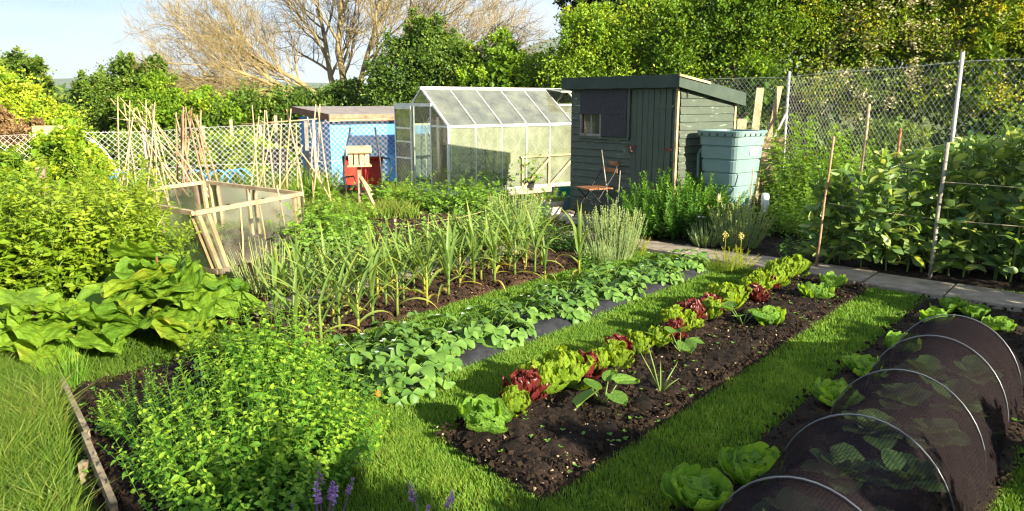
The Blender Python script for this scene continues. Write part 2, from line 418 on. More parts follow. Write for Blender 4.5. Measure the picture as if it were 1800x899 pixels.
M['garlic'] = L_('garlic_leaf', (0.085, 0.165, 0.04), [(0.5, (0.17, 0.26, 0.06)), (0.8, (0.36, 0.36, 0.06)), (1.0, (0.58, 0.42, 0.12))], 0.4, 0.45, 0.3)
M['strawberry'] = L_('strawberry_leaf', (0.070, 0.165, 0.030), (0.17, 0.29, 0.055), 0.3, 0.5, 0.35)
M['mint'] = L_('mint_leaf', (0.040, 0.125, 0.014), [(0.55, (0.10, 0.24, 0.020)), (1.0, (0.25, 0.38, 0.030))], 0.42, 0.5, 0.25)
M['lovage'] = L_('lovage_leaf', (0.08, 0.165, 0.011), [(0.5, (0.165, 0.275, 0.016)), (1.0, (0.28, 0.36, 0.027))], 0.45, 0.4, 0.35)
M['rhubarb'] = L_('rhubarb_leaf', (0.09, 0.20, 0.018), [(0.55, (0.17, 0.29, 0.022)), (0.9, (0.27, 0.34, 0.03)), (1.0, (0.40, 0.30, 0.06))], 0.4, 0.5, 0.3, 0.35, bmp=(9, 0.025), mot=0.3)
M['stalk'] = surf('red_stalk', [(0.3, (0.10, 0.10, 0.03)), (0.7, (0.15, 0.045, 0.025))], 4, 0.5, 30, 0)
M['stem'] = surf('green_stem', [(0.3, (0.08, 0.14, 0.03)), (0.7, (0.13, 0.20, 0.04))], 8, 0.6, 30, 0)
M['bean'] = L_('bean_leaf', (0.075, 0.155, 0.05), [(0.6, (0.17, 0.27, 0.075)), (1.0, (0.36, 0.43, 0.13))], 0.4, 0.42, 0.4, tcol=(1.9, 1.7, 0.6, 1))
M['kale'] = L_('kale_leaf', (0.06, 0.16, 0.05), (0.17, 0.29, 0.10), 0.3, 0.5, 0.35)
M['potato'] = L_('potato_leaf', (0.075, 0.18, 0.018), (0.20, 0.35, 0.032), 0.42, 0.45, 0.3)
M['darkherb'] = L_('dark_herb_leaf', (0.03, 0.09, 0.012), [(0.6, (0.075, 0.19, 0.018)), (1.0, (0.18, 0.33, 0.028))], 0.4, 0.45, 0.3)
M['lavender'] = L_('lavender_leaf', (0.11, 0.18, 0.08), [(0.6, (0.23, 0.32, 0.13)), (1.0, (0.42, 0.46, 0.18))], 0.3, 0.6, 0.2)
M['golden'] = L_('golden_leaf', (0.16, 0.24, 0.02), (0.42, 0.42, 0.03), 0.45, 0.5, 0.25)
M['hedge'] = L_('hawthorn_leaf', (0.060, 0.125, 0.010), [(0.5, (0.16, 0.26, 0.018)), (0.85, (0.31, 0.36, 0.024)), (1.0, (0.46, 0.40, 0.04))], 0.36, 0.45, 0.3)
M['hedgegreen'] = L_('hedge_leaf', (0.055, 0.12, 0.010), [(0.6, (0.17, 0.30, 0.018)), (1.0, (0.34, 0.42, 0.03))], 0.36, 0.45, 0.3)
M['darktree'] = L_('dark_leaf', (0.018, 0.032, 0.012), (0.05, 0.075, 0.022), 0.2, 0.5, 0.3)
M['shrub'] = L_('shrub_leaf', (0.036, 0.082, 0.012), [(0.6, (0.095, 0.17, 0.02)), (1.0, (0.20, 0.26, 0.035))], 0.3, 0.45, 0.3)
M['blossom'] = L_('cream_blossom', (0.42, 0.38, 0.20), (0.62, 0.56, 0.36), 0.3, 0.6, 0.2, tcol=(1, .95, .8, 1))
M['petal'] = L_('white_petal', (0.70, 0.70, 0.66), (0.82, 0.82, 0.80), 0.3, 0.6, 0.2, tcol=(1, 1, 1, 1))
M['purple'] = L_('purple_flower', (0.30, 0.15, 0.42), (0.62, 0.38, 0.64), 0.4, 0.5, 0.2, tcol=(1.2, 1, 1.3, 1))
M['yellowflower'] = L_('yellow_flower', (0.62, 0.50, 0.10), (0.75, 0.68, 0.25), 0.3, 0.6, 0.2, tcol=(1, 1, .7, 1))
M['orangeflower'] = L_('orange_fruit', (0.6, 0.12, 0.02), (0.7, 0.2, 0.04), 0.2, 0.5, 0.3, tcol=(1, .7, .4, 1))
M['brownleaf'] = L_('dry_leaf', (0.14, 0.085, 0.04), (0.36, 0.24, 0.12), 0.25, 0.7, 0.15)
M['hill'] = surf('hill_grass', [(0.3, (0.075, 0.10, 0.04)), (0.7, (0.12, 0.15, 0.06))], 0.02, 0.95, 1, 0, spec=0.05)
M['farwood'] = surf('far_wood', [(0.3, (0.03, 0.055, 0.02)), (0.7, (0.06, 0.095, 0.03))], 0.2, 0.95, 1, 0, spec=0.05)

# ================================================================== THE SETTING
def sheet(name, xs, ys, zf, mat, kind='structure'):
    X, Y = np.meshgrid(xs, ys, indexing='ij')
    mb = MB().add(np.stack([X, Y, zf(X, Y)], -1).reshape(-1, 3), gridF(len(xs), len(ys)))
    return tag(mb.build(name, mat, smooth=True), None, kind=kind)
gx = np.concatenate([-np.geomspace(4000, 16, 16), np.linspace(-14, 14, 57), np.geomspace(16, 4000, 16)])
gy = np.concatenate([[-300, -60, -12], np.linspace(-4, 24, 57), np.geomspace(26, 6000, 18)])
sheet('ground', gx, gy, lambda X, Y: -0.02 + 0.03*vnoise(X*0.7, Y*0.7)*(np.abs(X) < 14)*(Y < 24) - 0.02, M['turf'])
o = sheet('field', np.linspace(-60, 60, 25), np.linspace(32, 140, 25), lambda X, Y: 0.02 + 0.15*vnoise(X*.1, Y*.1), M['field'])

def hills(name, pts, Y0, depth, mat, seed):
    """A long ridge: crest heights along x, rolling down to the plain on both sides."""
    xs = np.linspace(pts[0][0], pts[-1][0], 90); hs = np.interp(xs, [p[0] for p in pts], [p[1] for p in pts])
    ts = np.linspace(-1, 1, 25)
    X, T = np.meshgrid(xs, ts, indexing='ij')
    Z = hs[:, None]*np.cos(T*PI/2)**1.5*(0.92 + 0.16*vnoise(X/260, T*3, seed)) - 2
    mb = MB().add(np.stack([X, Y0 + T*depth, Z], -1).reshape(-1, 3), gridF(90, 25))
    return tag(mb.build(name, mat, smooth=True), None, kind='structure')
hills('hill', [(-900, 0), (-300, 40), (-100, 110), (0, 155), (120, 205), (300, 255), (700, 250), (1300, 160), (2000, 20)], 2500, 700, M['hill'], 3)
hills('hill', [(-2600, 20), (-1500, 60), (-1000, 78), (-700, 60), (-300, 50), (0, 20)], 2300, 500, M['hill'], 8)

def bed(name, c, mat, res=0.03, mound=0.04, rough=0.022, seed=1, z0=0.0):
    """A bed of soil: corners c (near right, far right, far left, near left), mounded and lumpy."""
    c = A_(c); n1 = max(4, int(np.linalg.norm(c[1] - c[0])/res)); n2 = max(4, int(np.linalg.norm(c[3] - c[0])/res))
    s, t = np.meshgrid(np.linspace(0, 1, n1), np.linspace(0, 1, n2), indexing='ij')
    P = (c[0]*(1-s)[..., None]*(1-t)[..., None] + c[1]*s[..., None]*(1-t)[..., None] + c[2]*s[..., None]*t[..., None] + c[3]*(1-s)[..., None]*t[..., None])
    X, Y = P[..., 0], P[..., 1]
    e = np.minimum(np.minimum(s, 1-s)*n1*res, np.minimum(t, 1-t)*n2*res)
    edge = np.clip(e/0.12, 0, 1)
    Z = z0 - 0.03*(1-edge) + mound*edge**0.6 + rough*edge*(vnoise(X*9, Y*9, seed) + 0.8*vnoise(X*23, Y*23, seed) + 0.5*vnoise(X*55, Y*55, seed) - 1.1)
    mb = MB().add(np.stack([X, Y, Z], -1).reshape(-1, 3), gridF(n1, n2))
    o = tag(mb.build(name, mat, smooth=True), None, kind='structure')
    return o, c
OCT = (A_([[1,0,0],[-1,0,0],[0,1,0],[0,-1,0],[0,0,1],[0,0,-1]]), np.array([[0,2,4],[2,1,4],[1,3,4],[3,0,4],[2,0,5],[1,2,5],[3,1,5],[0,3,5]]))
CRV, CRF = A_([[1, .1, -.6], [-.7, .8, -.5], [-.5, -.9, -.4], [.2, -.1, .8], [.5, .7, .3]]), np.array([[0, 4, 3], [4, 1, 3], [1, 2, 3], [2, 0, 3], [0, 1, 4]])
def quadpts(c, m):
    c = A_(c); s, t = rng.random((2, m, 1))
    return c[0]*(1-s)*(1-t) + c[1]*s*(1-t) + c[2]*s*t + c[3]*(1-s)*t
def crumbs(c, m, mat, name, label, smin, smax, z=0.03, flat=1.0):
    P = quadpts(c, m); mb = MB()
    d = sph(m); R = frames(d)
    lv = CRV*A_((0.9, 1.2, 0.75*flat))
    scatter(mb, lv, CRF, np.c_[P, z + 0.012*rng.random(m)], R, smin + (smax - smin)*rng.random(m)**3, rng.random(m))
    return tag(mb.build(name, mat), label, 'soil', kind='stuff')
LET = [uv(2.52, 1.90), uv(7.80, 1.88), uv(7.86, 2.82), uv(2.70, 2.80)]
STR = [uv(2.86, 3.40), uv(7.62, 3.42), uv(7.86, 4.14), uv(3.06, 4.20)]
GAR = [uv(3.35, 4.60), uv(7.25, 4.66), uv(7.35, 5.62), uv(2.95, 5.55)]
RGT = [uv(1.6, 0.34), uv(7.66, 0.20), uv(7.72, 1.42), uv(1.6, 1.46)]
NEA = [uv(1.10, 2.95), uv(2.30, 2.95), uv(2.66, 5.02), uv(1.66, 5.0)]
POT = [uv(3.6, 5.95), uv(9.2, 5.95), uv(9.4, 9.2), uv(5.0, 9.0)]
BEA = [uv(8.52, 2.75), uv(10.6, 2.9), uv(10.6, -2.6), uv(8.52, -2.6)][::1]
HRB = [uv(8.55, 2.8), uv(11.2, 2.8), uv(11.2, 6.2), uv(8.55, 6.0)]
bed('soil', LET, M['soil'], 0.022, 0.05, 0.032, 1)
bed('soil', STR, M['membrane'], 0.04, 0.035, 0.02, 2)
bed('soil', GAR, M['brownsoil'], 0.03, 0.05, 0.03, 3)
bed('soil', RGT, M['soil'], 0.03, 0.04, 0.03, 4)
bed('soil', NEA, M['soil'], 0.025, 0.05, 0.032, 5)
bed('soil', POT, M['brownsoil'], 0.06, 0.05, 0.04, 6)
bed('soil', BEA, M['soil'], 0.06, 0.04, 0.04, 7)
bed('soil', HRB, M['soil'], 0.06, 0.03, 0.04, 8)
crumbs(LET, 9000, M['crumb'], 'soil_crumbs', 'dark crumbs of soil strewn over the lettuce bed', 0.004, 0.024, 0.045)
crumbs(GAR, 5000, M['brownsoil'], 'soil_crumbs', 'brown crumbs of soil between the garlic plants', 0.005, 0.026, 0.045)
crumbs(NEA, 5000, M['crumb'], 'soil_crumbs', 'brown crumbs of soil beside the wooden edging board', 0.004, 0.024, 0.045)
crumbs(RGT, 4000, M['crumb'], 'soil_crumbs', 'dark crumbs of soil around the net tunnel', 0.004, 0.022, 0.04)
crumbs(POT, 5000, M['brownsoil'], 'soil_crumbs', 'reddish crumbs of soil in the bed before the greenhouse', 0.008, 0.035, 0.05)
crumbs(LET, 420, M['chip'], 'gravel', 'pale chips and bits of straw on the lettuce bed soil', 0.003, 0.012, 0.055, 0.4)
crumbs(NEA, 160, M['chip'], 'gravel', 'pale chips on the soil beside the wooden edging', 0.003, 0.012, 0.055, 0.4)
crumbs(GAR, 220, M['chip'], 'gravel', 'pale chips on the soil of the garlic bed', 0.003, 0.014, 0.055, 0.4)

# paving path: one base, each slab its own piece
path = obj('path', None)
tag(path, None, kind='structure')
pu = lambda v: 7.84 + 0.085*(v - 0.6)
def slab(c, z, par=None, name='paving_slab'):
    c = A_(c); k = c.mean(0)
    V = []
    for zz, sh in ((-0.05, 1.0), (z - 0.006, 1.0), (z, 0.975)):
        V += [(*(k + (q - k)*sh), zz + rng.normal()*0.002) for q in c]
    F = [np.array([[0,1,5,4],[1,2,6,5],[2,3,7,6],[3,0,4,7],[4,5,9,8],[5,6,10,9],[6,7,11,10],[7,4,8,11],[8,9,10,11]])]
    return MB().add(V, F).build(name, M['slab'], par)
v = -2.4
while v < 6.3:
    w = 0.60 + 0.25*random.random()
    a, b = v + 0.008, v + w - 0.008
    j = random.uniform(-.012, .012)
    slab([uv(pu(a) + j, a), uv(pu(a) + 0.58 + j, a), uv(pu(b) + 0.58 + j, b), uv(pu(b) + j, b)], 0.028 + random.uniform(-.006, .006), path)
    v += w
steps = obj('path', None); tag(steps, None, kind='structure')
for (u, v, a) in ((3.75, 5.76, .1), (4.55, 5.78, -.06), (5.35, 5.8, .08), (6.2, 5.82, 0), (7.05, 5.85, .1), (7.75, 5.9, -.1)):
    h, k = 0.36, 0.15
    ca, sa = math.cos(a), math.sin(a)
    slab([uv(u + x*ca - y*sa, v + x*sa + y*ca) for x, y in ((-h, -k), (h, -k), (h, k), (-h, k))], 0.04, steps)

# ------------------------------------------------------------------ lawn
def blades(polys, dens, h, w, mat, name, label, lean=0.5, cat='grass', far=None):
    """Blades of grass over quads given in plan; density per square metre."""
    Ps = []
    for c in polys:
        c = A_(c); ar = 0.5*abs(np.cross(c[2] - c[0], c[3] - c[1]))
        m = int(ar*dens)
        Ps.append(quadpts(c, m))
    P = np.concatenate(Ps); m = len(P)
    P = P + rng.normal(size=P.shape)*0.012
    cl = vnoise(P[:, 0]*3.1, P[:, 1]*3.1, 5)*0.6 + vnoise(P[:, 0]*11, P[:, 1]*11, 6)*0.6
    H = h*(0.45 + 0.5*cl + 0.35*rng.random(m))
    an = rng.random(m)*2*PI; ln = lean*(0.3 + rng.random(m))*H
    wind = A_((-0.12, 0.05))
    tip = np.c_[np.cos(an)*ln + wind[0]*H, np.sin(an)*ln + wind[1]*H, H]
    ba = rng.random(m)*PI; sd = np.c_[np.cos(ba), np.sin(ba), np.zeros(m)]*(w*(0.6 + 0.8*rng.random(m)))[:, None]/2
    B = np.c_[P, np.full(m, -0.015)]
    Mid = B + tip*A_((0.32, 0.32, 0.6))
    T = B + tip*A_((1, 1, 0.96))
    V = np.stack([B - sd, B + sd, Mid + sd*0.8, Mid - sd*0.8, T], 1).reshape(-1, 3)
    k = np.arange(m)[:, None]*5
    mb = MB().add(V, [k + np.array([[0, 1, 2, 3]]), k + np.array([[3, 2, 4]])], np.repeat(np.clip(0.25 + 0.4*cl + 0.35*rng.normal(size=m)*0.5, 0, 1), 5))
    return tag(mb.build(name, mat), label, cat, kind='stuff')
def q4(u0, u1, v0, v1): return [uv(u0, v0), uv(u1, v0), uv(u1, v1), uv(u0, v1)]
lawn_near = [q4(0.7, 2.62, 1.40, 3.0), q4(2.2, 2.5, 3.0, 3.9), q4(2.5, 5.2, 1.42, 1.92), q4(2.35, 2.80, 2.3, 3.4), q4(2.68, 5.2, 2.78, 3.44), q4(2.5, 3.1, 3.3, 4.75), q4(1.2, 4.6, -0.4, 0.36)]
lawn_far = [q4(5.2, 7.88, 1.42, 1.92), q4(5.2, 7.9, 2.78, 3.46), q4(3.0, 7.9, 4.14, 4.68), q4(7.1, 8.05, 4.1, 5.1), q4(2.6, 3.4, 4.75, 5.5), q4(7.6, 8.0, 3.2, 4.3),
            q4(8.42, 8.85, -2.6, 1.35), q4(4.6, 7.7, -1.6, 0.3)]
blades(lawn_near, 13500, 0.034, 0.0042, M['grass'], 'grass', 'short mown green grass of the near lawn strips')
blades(lawn_far, 6000, 0.037, 0.0064, M['grass'], 'grass', 'mown green grass of the farther strips by the paving')
blades([[(-4.6, 1.8), (-1.1, 1.8), (-2.92, 4.6), (-4.6, 5.2)]], 4200, 0.22, 0.0062, M['roughgrass'], 'grass', 'long unmown grass at the left of the wooden edging', 0.9)
blades([q4(1.55, 3.1, 4.95, 6.2)], 5000, 0.075, 0.0055, M['roughgrass'], 'grass', 'grass round the feet of the rhubarb beside the near bed', 0.7)
blades([[(-9, 5.0), (-3.2, 4.6), (-4.5, 9.0), (-9, 9)], [(-9, 9), (-4.0, 9), (-3.0, 13.2), (-9, 13.2)]], 500, 0.20, 0.013, M['roughgrass'], 'grass', 'rough grass under the tall leafy herbs on the left', 0.8)
blades([[(-4.0, 11.4), (-1.4, 11.4), (-2.0, 15.2), (-5.0, 14.2)]], 900, 0.30, 0.014, M['roughgrass'], 'grass', 'tall yellow-green grass in front of the blue shed', 0.7)
blades([[(-14, 13.4), (-3.6, 15), (-4, 24), (-20, 24)]], 130, 0.45, 0.03, M['roughgrass'], 'grass', 'overgrown grass of the neighbouring plot behind the fence', 0.7)
blades([[(4.2, 9.5), (5.4, 9.5), (4.8, 13.5), (4.1, 13)], [(5.8, 7), (12, 7), (11, 16), (5.2, 17)]], 260, 0.26, 0.018, M['roughgrass'], 'grass', 'rough grass along both sides of the tall wire fence', 0.7)
blades([q4(8.6, 11.2, 6.0, 10.5), q4(11, 13, 5.0, 6.5)], 350, 0.10, 0.012, M['roughgrass'], 'grass', 'thin grass between the sheds and the greenhouse', 0.7)

# ------------------------------------------------------------------ wire fences
def fence(name, label, line, tops, posts, pitch, wire, mat_post, braces=(), wires=(0.02, 0.5, 0.98), pr=0.03):
    t = thing(name, label, 'fence', line[0])
    o0 = A_((*line[0], 0)) if len(line[0]) == 2 else A_(line[0])
    L2 = A_(line); seg = np.r_[0, np.cumsum(np.linalg.norm(np.diff(L2, axis=0), axis=1))]
    tot = seg[-1]
    def at(s, z):
        s = np.clip(s, 0, tot)
        return np.stack([np.interp(s, seg, L2[:, 0]) - o0[0], np.interp(s, seg, L2[:, 1]) - o0[1], z], -1)
    def top(s): return np.interp(s, seg, tops)
    mb = MB(); k = 26; H = max(tops)
    nl = int((tot + H)/pitch)
    for fam in (1, -1):
        s0 = (np.arange(nl)*pitch - (H if fam == 1 else 0))[:, None]
        z = np.linspace(0.02, 1, k)[None]*H
        s = s0 + fam*z if fam == 1 else s0 + H - z - (H - 0)*0
        if fam == -1: s = (np.arange(nl)*pitch)[:, None] - z
        z = np.broadcast_to(z, s.shape)
        wav = 0.006*np.sin(s*5.1 + z*3)
        P = at(s, z); P[..., 0] += wav
        r = wire/2
        an = np.arange(3)*2*PI/3
        off = np.stack([np.cos(an), np.cos(an), np.sin(an)], -1)*r
        V = P[:, :, None] + off[None, None]
        ok = (s[:, :-1] >= 0) & (s[:, 1:] >= 0) & (s[:, :-1] <= tot) & (s[:, 1:] <= tot) & (z[:, 1:] <= top(s[:, 1:]) + 0.03)
        i, j = np.nonzero(ok)
        b0 = (i*k + j)*3; b1 = b0 + 3
        F = np.concatenate([np.stack([b0 + a, b0 + (a+1) % 3, b1 + (a+1) % 3, b1 + a], -1) for a in range(3)])
        mb.add(V.reshape(-1, 3), F)
    mb.build('wire_mesh', M['zinc'], t)
    for f in wires:
        s = np.linspace(0, tot, 30)
        ptube('line_wire', t, M['zinc'], at(s, top(s)*f + 0.01*np.sin(s*2.2)), wire*0.6, 4)
    for (s, dz, lean) in posts:
        p = at(np.array(s), np.array(0.0)); h = float(top(s)) + dz
        ptube('post', t, mat_post, [p + A_((0, 0, -.05)), p + A_((lean, 0, h))], pr, 8)
    for (s, z, dx, dy) in braces:
        p = at(np.array(s), np.array(z))
        ptube('brace', t, mat_post, [p, A_((p[0] + dx, p[1] + dy, 0))], pr*0.9, 8)
    return t
fence('chain_link_fence', 'tall wire mesh fence with pale posts in front of the hawthorn hedge', [(6.3, 6.0), (5.42, 9.5), (4.78, 13.5), (2.4, 16.6)], [2.28, 2.28, 2.24, 2.2],
      [(3.61, 0.10, 0.02), (7.66, 0.06, 0.0), (12.5, 0.05, 0)], 0.098, 0.0050, M['post'], [(7.66, 1.6, -0.75, -0.15)], (0.99,), 0.024)
fence('chain_link_fence', 'low wire mesh fence between the cane frames and the overgrown plot', [(-11.5, 12.4), (-6.8, 14.3), (-2.2, 15.6), (3.0, 17.4)], [1.16, 1.27, 1.48, 1.5],
      [(5.07, 0.07, -0.03), (8.1, 0.05, 0.0), (11.6, 0.05, 0.0)], 0.105, 0.0042, M['post'], (), (0.99, 0.45))

# ================================================================== BUILDINGS
# green shed: local x along its front (left to right as seen), y into the shed
sh = thing('garden_shed', 'weathered dark green pent roof timber shed with covered window', 'shed', (0.915, 11.91), math.radians(-50))
SW, SD, SF, SBk = 2.03, 1.30, 2.06, 1.86
pbox('floor', sh, M['oldwood'], 0.04, SW - .04, 0.04, SD, 0.02, 0.14)
pitch = 0.106
bm_cache = {}
def fboard(x0, x1, z0, z1, par, axis='x', pos=0.0, sgn=-1, mat=None):
    """One feather-edge board, thick at its lower edge, thin under the next board."""
    a, b = 0.024, 0.006
    if axis == 'x':
        P = [(x0, pos, z0), (x1, pos, z0), (x1, pos, z1), (x0, pos, z1), (x0, pos + sgn*a, z0), (x1, pos + sgn*a, z0), (x1, pos + sgn*b, z1), (x0, pos + sgn*b, z1)]
    else:
        P = [(pos, x0, z0), (pos, x1, z0), (pos, x1, z1[1] if isinstance(z1, tuple) else z1), (pos, x0, z1[0] if isinstance(z1, tuple) else z1),
             (pos + sgn*a, x0, z0), (pos + sgn*a, x1, z0), (pos + sgn*b, x1, z1[1] if isinstance(z1, tuple) else z1), (pos + sgn*b, x0, z1[0] if isinstance(z1, tuple) else z1)]
    return MB().add(P, BOXF).build('board', mat or M['greenpaint'], par)
WX0, WX1, WZ0, WZ1 = 0.232, 1.17, 1.285, 1.985
DX0, DX1, DZ1 = 1.24, 1.95, 1.965
z = 0.14
while z < SF - 0.02:
    z1 = min(z + pitch, SF)
    iv = [(0.03, SW - 0.03)]
    if z < DZ1 - 0.03: iv = [(0.03, DX0), (DX1, SW - 0.03)]
    if z + 0.06 > WZ0 and z + 0.06 < WZ1: iv = [(0.03, WX0), (WX1, DX0), (DX1, SW - 0.03)]
    for a, b in iv:
        if b - a > 0.02: fboard(a, b, z + 0.002, z1 - 0.002, sh)
    z += pitch
z = 0.14
top = lambda y: SF + (SBk - SF)*y/SD
while z < SF - 0.02:
    z1 = z + pitch
    y1 = SD - 0.03 if top(SD) > z + 0.03 else min(SD - .03, SD*(SF - z - 0.03)/(SF - SBk))
    if y1 > 0.1:
        fboard(0.03, y1, z + 0.002, (min(z1 - .002, top(0.03)), min(z1 - .002, max(top(y1), z + .01))), sh, 'y', SW, 1)
        fboard(0.03, y1, z + 0.002, (min(z1 - .002, top(0.03)), min(z1 - .002, max(top(y1), z + .01))), sh, 'y', 0.0, -1)
    z += pitch
pbox('wall', sh, M['greenpaint'], 0.02, SW - .02, SD - .03, SD, 0.12, SBk)
for x, y, h, nm in ((0.0, -.004, SF, 'corner_trim'), (SW - .028, -.032, SF, 'corner_trim'), (0.0, SD - .04, SBk, 'corner_trim'), (SW - .006, SD - .045, SBk, 'corner_trim')):
    pbox(nm, sh, M['wood'] if x > 1 else M['greenpaint'], x, x + 0.036, y, y + 0.04, 0.12, h - 0.02)
# window with the mineral board nailed over it
wi = pbox('window', sh, M['greenpaint'], WX0 - .03, WX1 + .03, -.045, -.026, WZ0 - .035, WZ0)
pbox('frame', wi, M['greywood'], WX0, WX0 + .035, -.05, -.02, WZ0, 1.61)
pbox('frame', wi, M['greywood'], 0.64, 0.675, -.05, -.02, WZ0, 1.61)
pbox('frame', wi, M['greywood'], WX0 + .036, .639, -.05, -.02, WZ0 + .001, WZ0 + .04)
pbox('frame', wi, M['greywood'], 0.44, 0.462, -.03, -.01, WZ0 + .041, 1.60)
pbox('pane', wi, M['pane'], WX0 + .036, 0.639, -.022, -.018, WZ0 + .041, 1.61)
pbox('cover_board', sh, M['mineral'], WX0 + .01, WX1, -.062, -.052, 1.608, WZ1)
pbox('cover_board', sh, M['mineral'], 0.68, WX1 - .003, -.064, -.054, WZ0 + .01, 1.606)
pbox('window_trim', sh, M['greenpaint'], WX1 + .004, WX1 + .05, -.055, -.024, WZ0, WZ1)
# door
dr = pbox('door', sh, M['greendoor'], DX0, DX1, -.012, 0.02, 0.14, DZ1)
n = 7; w = (DX1 - DX0)/n
for i in range(n):
    pbox('plank', dr, M['greendoor'], DX0 + i*w + .004, DX0 + (i+1)*w - .004, -.036 - .003*(i % 2), -.014, 0.15, DZ1 - .005)
for zz in (0.6, 1.155, 1.73):
    pbox('hinge', dr, M['greendoor'] if zz > 1.5 else M['rust'], DX1 - .28 if zz != 1.155 else DX1 - .09, DX1 + .02, -.046, -.041, zz - .016, zz + .016)
bo = MB().add(*beam((DX0 - .10, -.05, 1.17), (DX0 + .12, -.05, 1.17), .018, .018)); bo.add(*tube([(DX0 + .03, -.075, 1.16), (DX0 + .07, -.085, 1.10), (DX0 + .02, -.07, 1.085)], .013, 6))
bo.build('bolt', M['rust'], dr)
# roof
ov = 0.10
V = []
for x in (-.07, SW + .07):
    for y, zz in ((-.12, SF + .045), (SD + .10, SBk + .02)):
        V += [(x, y, zz), (x, y, zz + 0.035)]
MB().add(V, np.array([[0,2,6,4],[1,5,7,3],[0,1,3,2],[4,6,7,5],[0,4,5,1],[2,3,7,6]])).build('roof', M['felt'], sh)
V = []
nx = 12
for i in range(nx + 1):
    x = -.075 + (SW + .15)*i/nx
    s = .008*math.sin(i*1.9)
    V += [(x, -.128 - s, SF - .085 + .006*math.sin(i*2.3)), (x, -.132, SF + .085), (x, -.110, SF + .085), (x, -.108, SF - .085 + .006*math.sin(i*2.3))]
F = []
for i in range(nx):
    for a in range(4):
        b = (a + 1) % 4
        F.append((4*i + a, 4*i + b, 4*i + 4 + b, 4*i + 4 + a))
MB().add(V, [np.array(F), np.array([[3, 2, 1, 0], [4*nx, 4*nx+1, 4*nx+2, 4*nx+3]])]).build('fascia', M['felt'], sh)
for x in (SW + .076, -.100):
    V = [(x, -.13, SF - .075), (x, SD + .11, SBk - .13), (x, SD + .11, SBk + .055), (x, -.13, SF + .092)]
    V += [(a + .024, b, c) for a, b, c in V]
    MB().add(V, BOXF).build('bargeboard', M['felt'], sh)
pbeam('batten', sh, M['wood'], (SW + .115, -.16, SF + .075), (SW + .115, .52, SF - .02), .02, .03)
pbox('slot', sh, M['black'], SW + .026, SW + .032, .14, .16, 1.84, 1.945)
# things inside, behind the pane
bx = thing('storage_crate', 'pale crate on the shelf seen through the shed window', 'crate', (1.25, 11.75, 1.25), math.radians(-50))
pbox('side', bx, M['oldwood'], -.12, .12, -.08, .08, 0.03, .17); pbox('rim', bx, M['wood'], -.13, .13, -.09, .09, .17, .19); pbox('shelf', bx, M['oldwood'], -.3, .4, -.12, .12, 0, .028)

# blue shed behind the low fence
bs = thing('garden_shed', 'bright blue timber shed with flat grey felt roof behind the low fence', 'shed', (-3.86, 16.4), math.radians(40))
BL, BW, BH = 3.2, 1.45, 1.46
for k in range(11):
    z0, z1 = 0.02 + k*.131, 0.02 + (k+1)*.131 - .003
    for (P, Q, n_) in (((0, 0), (BL, 0), (0, -1)), ((0, 0), (0, BW), (-1, 0))):
        a, b = .02, .006
        V = [(P[0], P[1], z0), (Q[0], Q[1], z0), (Q[0], Q[1], z1), (P[0], P[1], z1)]
        V += [(x + n_[0]*d, y + n_[1]*d, z) for (x, y, z), d in zip(V, (a, a, b, b))]
        MB().add(V, BOXF).build('board', M['bluepaint'], bs)
pbox('wall', bs, M['bluepaint'], 0.004, BL, 0.004, BW, 0.01, BH)
pbox('corner_trim', bs, M['bluepaint'], -.026, -.001, -.03, -.002, 0.02, BH - .01)
V = []
for x in (-.12, BL + .1):
    for y, zz in ((-.22, BH + .015), (BW + .15, BH + .17)): V += [(x, y, zz), (x, y, zz + .05)]
rf = MB().add(V, np.array([[0,2,6,4],[1,5,7,3],[0,1,3,2],[4,6,7,5],[0,4,5,1],[2,3,7,6]])).build('roof', M['greyfelt'], bs)
V = [(-.14, -.24, BH - .07), (-.14, BW + .16, BH + .09), (-.14, BW + .16, BH + .225), (-.14, -.24, BH + .07)]
MB().add(V + [(a + .019, b, c) for a, b, c in V], BOXF).build('fascia', M['brownpaint'], bs)
pbox('fascia', bs, M['oldwood'], -.12, BL + .1, -.245, -.222, BH - .02, BH + .062)
pbox('fascia', bs, M['terracotta'], -.12, BL + .1, -.235, -.215, BH - .075, BH - .022)

# greenhouse: local x along its length, y across
gh = thing('greenhouse', 'aluminium greenhouse with hazy panes and sliding door pushed open', 'greenhouse', (-1.16, 14.07), math.radians(39))
GN, GP, GW, EZ, RZ, B0 = 6, 0.62, 1.74, 1.34, 2.04, 0.09
GLn = GN*GP
al = M['alu']
pbox('base', gh, M['concrete'], -.05, GLn + .05, -.05, GW + .05, -.02, B0)
def bar(n_, p, q, w=.030, h=.030): return pbeam(n_, gh, al, p, q, w, h)
for y in (0, GW):
    bar('eave_rail', (-.03, y, EZ), (GLn + .03, y, EZ), .045, .05)
    bar('base_rail', (-.03, y, B0 + .025), (GLn + .03, y, B0 + .025), .04, .05)
    for i in range(GN + 1):
        bar('glazing_bar', (i*GP, y, B0 + .05), (i*GP, y, EZ - .025), .03 if i in (0, GN) else .02, .03 if i in (0, GN) else .02)
        bar('roof_bar', (i*GP, y, EZ + .025), (i*GP, GW/2 - .02 if y == 0 else GW/2 + .02, RZ - .02), .034 if i in (0, GN) else .022, .024)
bar('ridge', (-.04, GW/2, RZ), (GLn + .04, GW/2, RZ), .06, .06)
ym = GW/2
def yz(t, far=False):
    y = t*ym; zz = EZ + t*(RZ - EZ)
    return (GW - y if far else y), zz
vent_i = 5
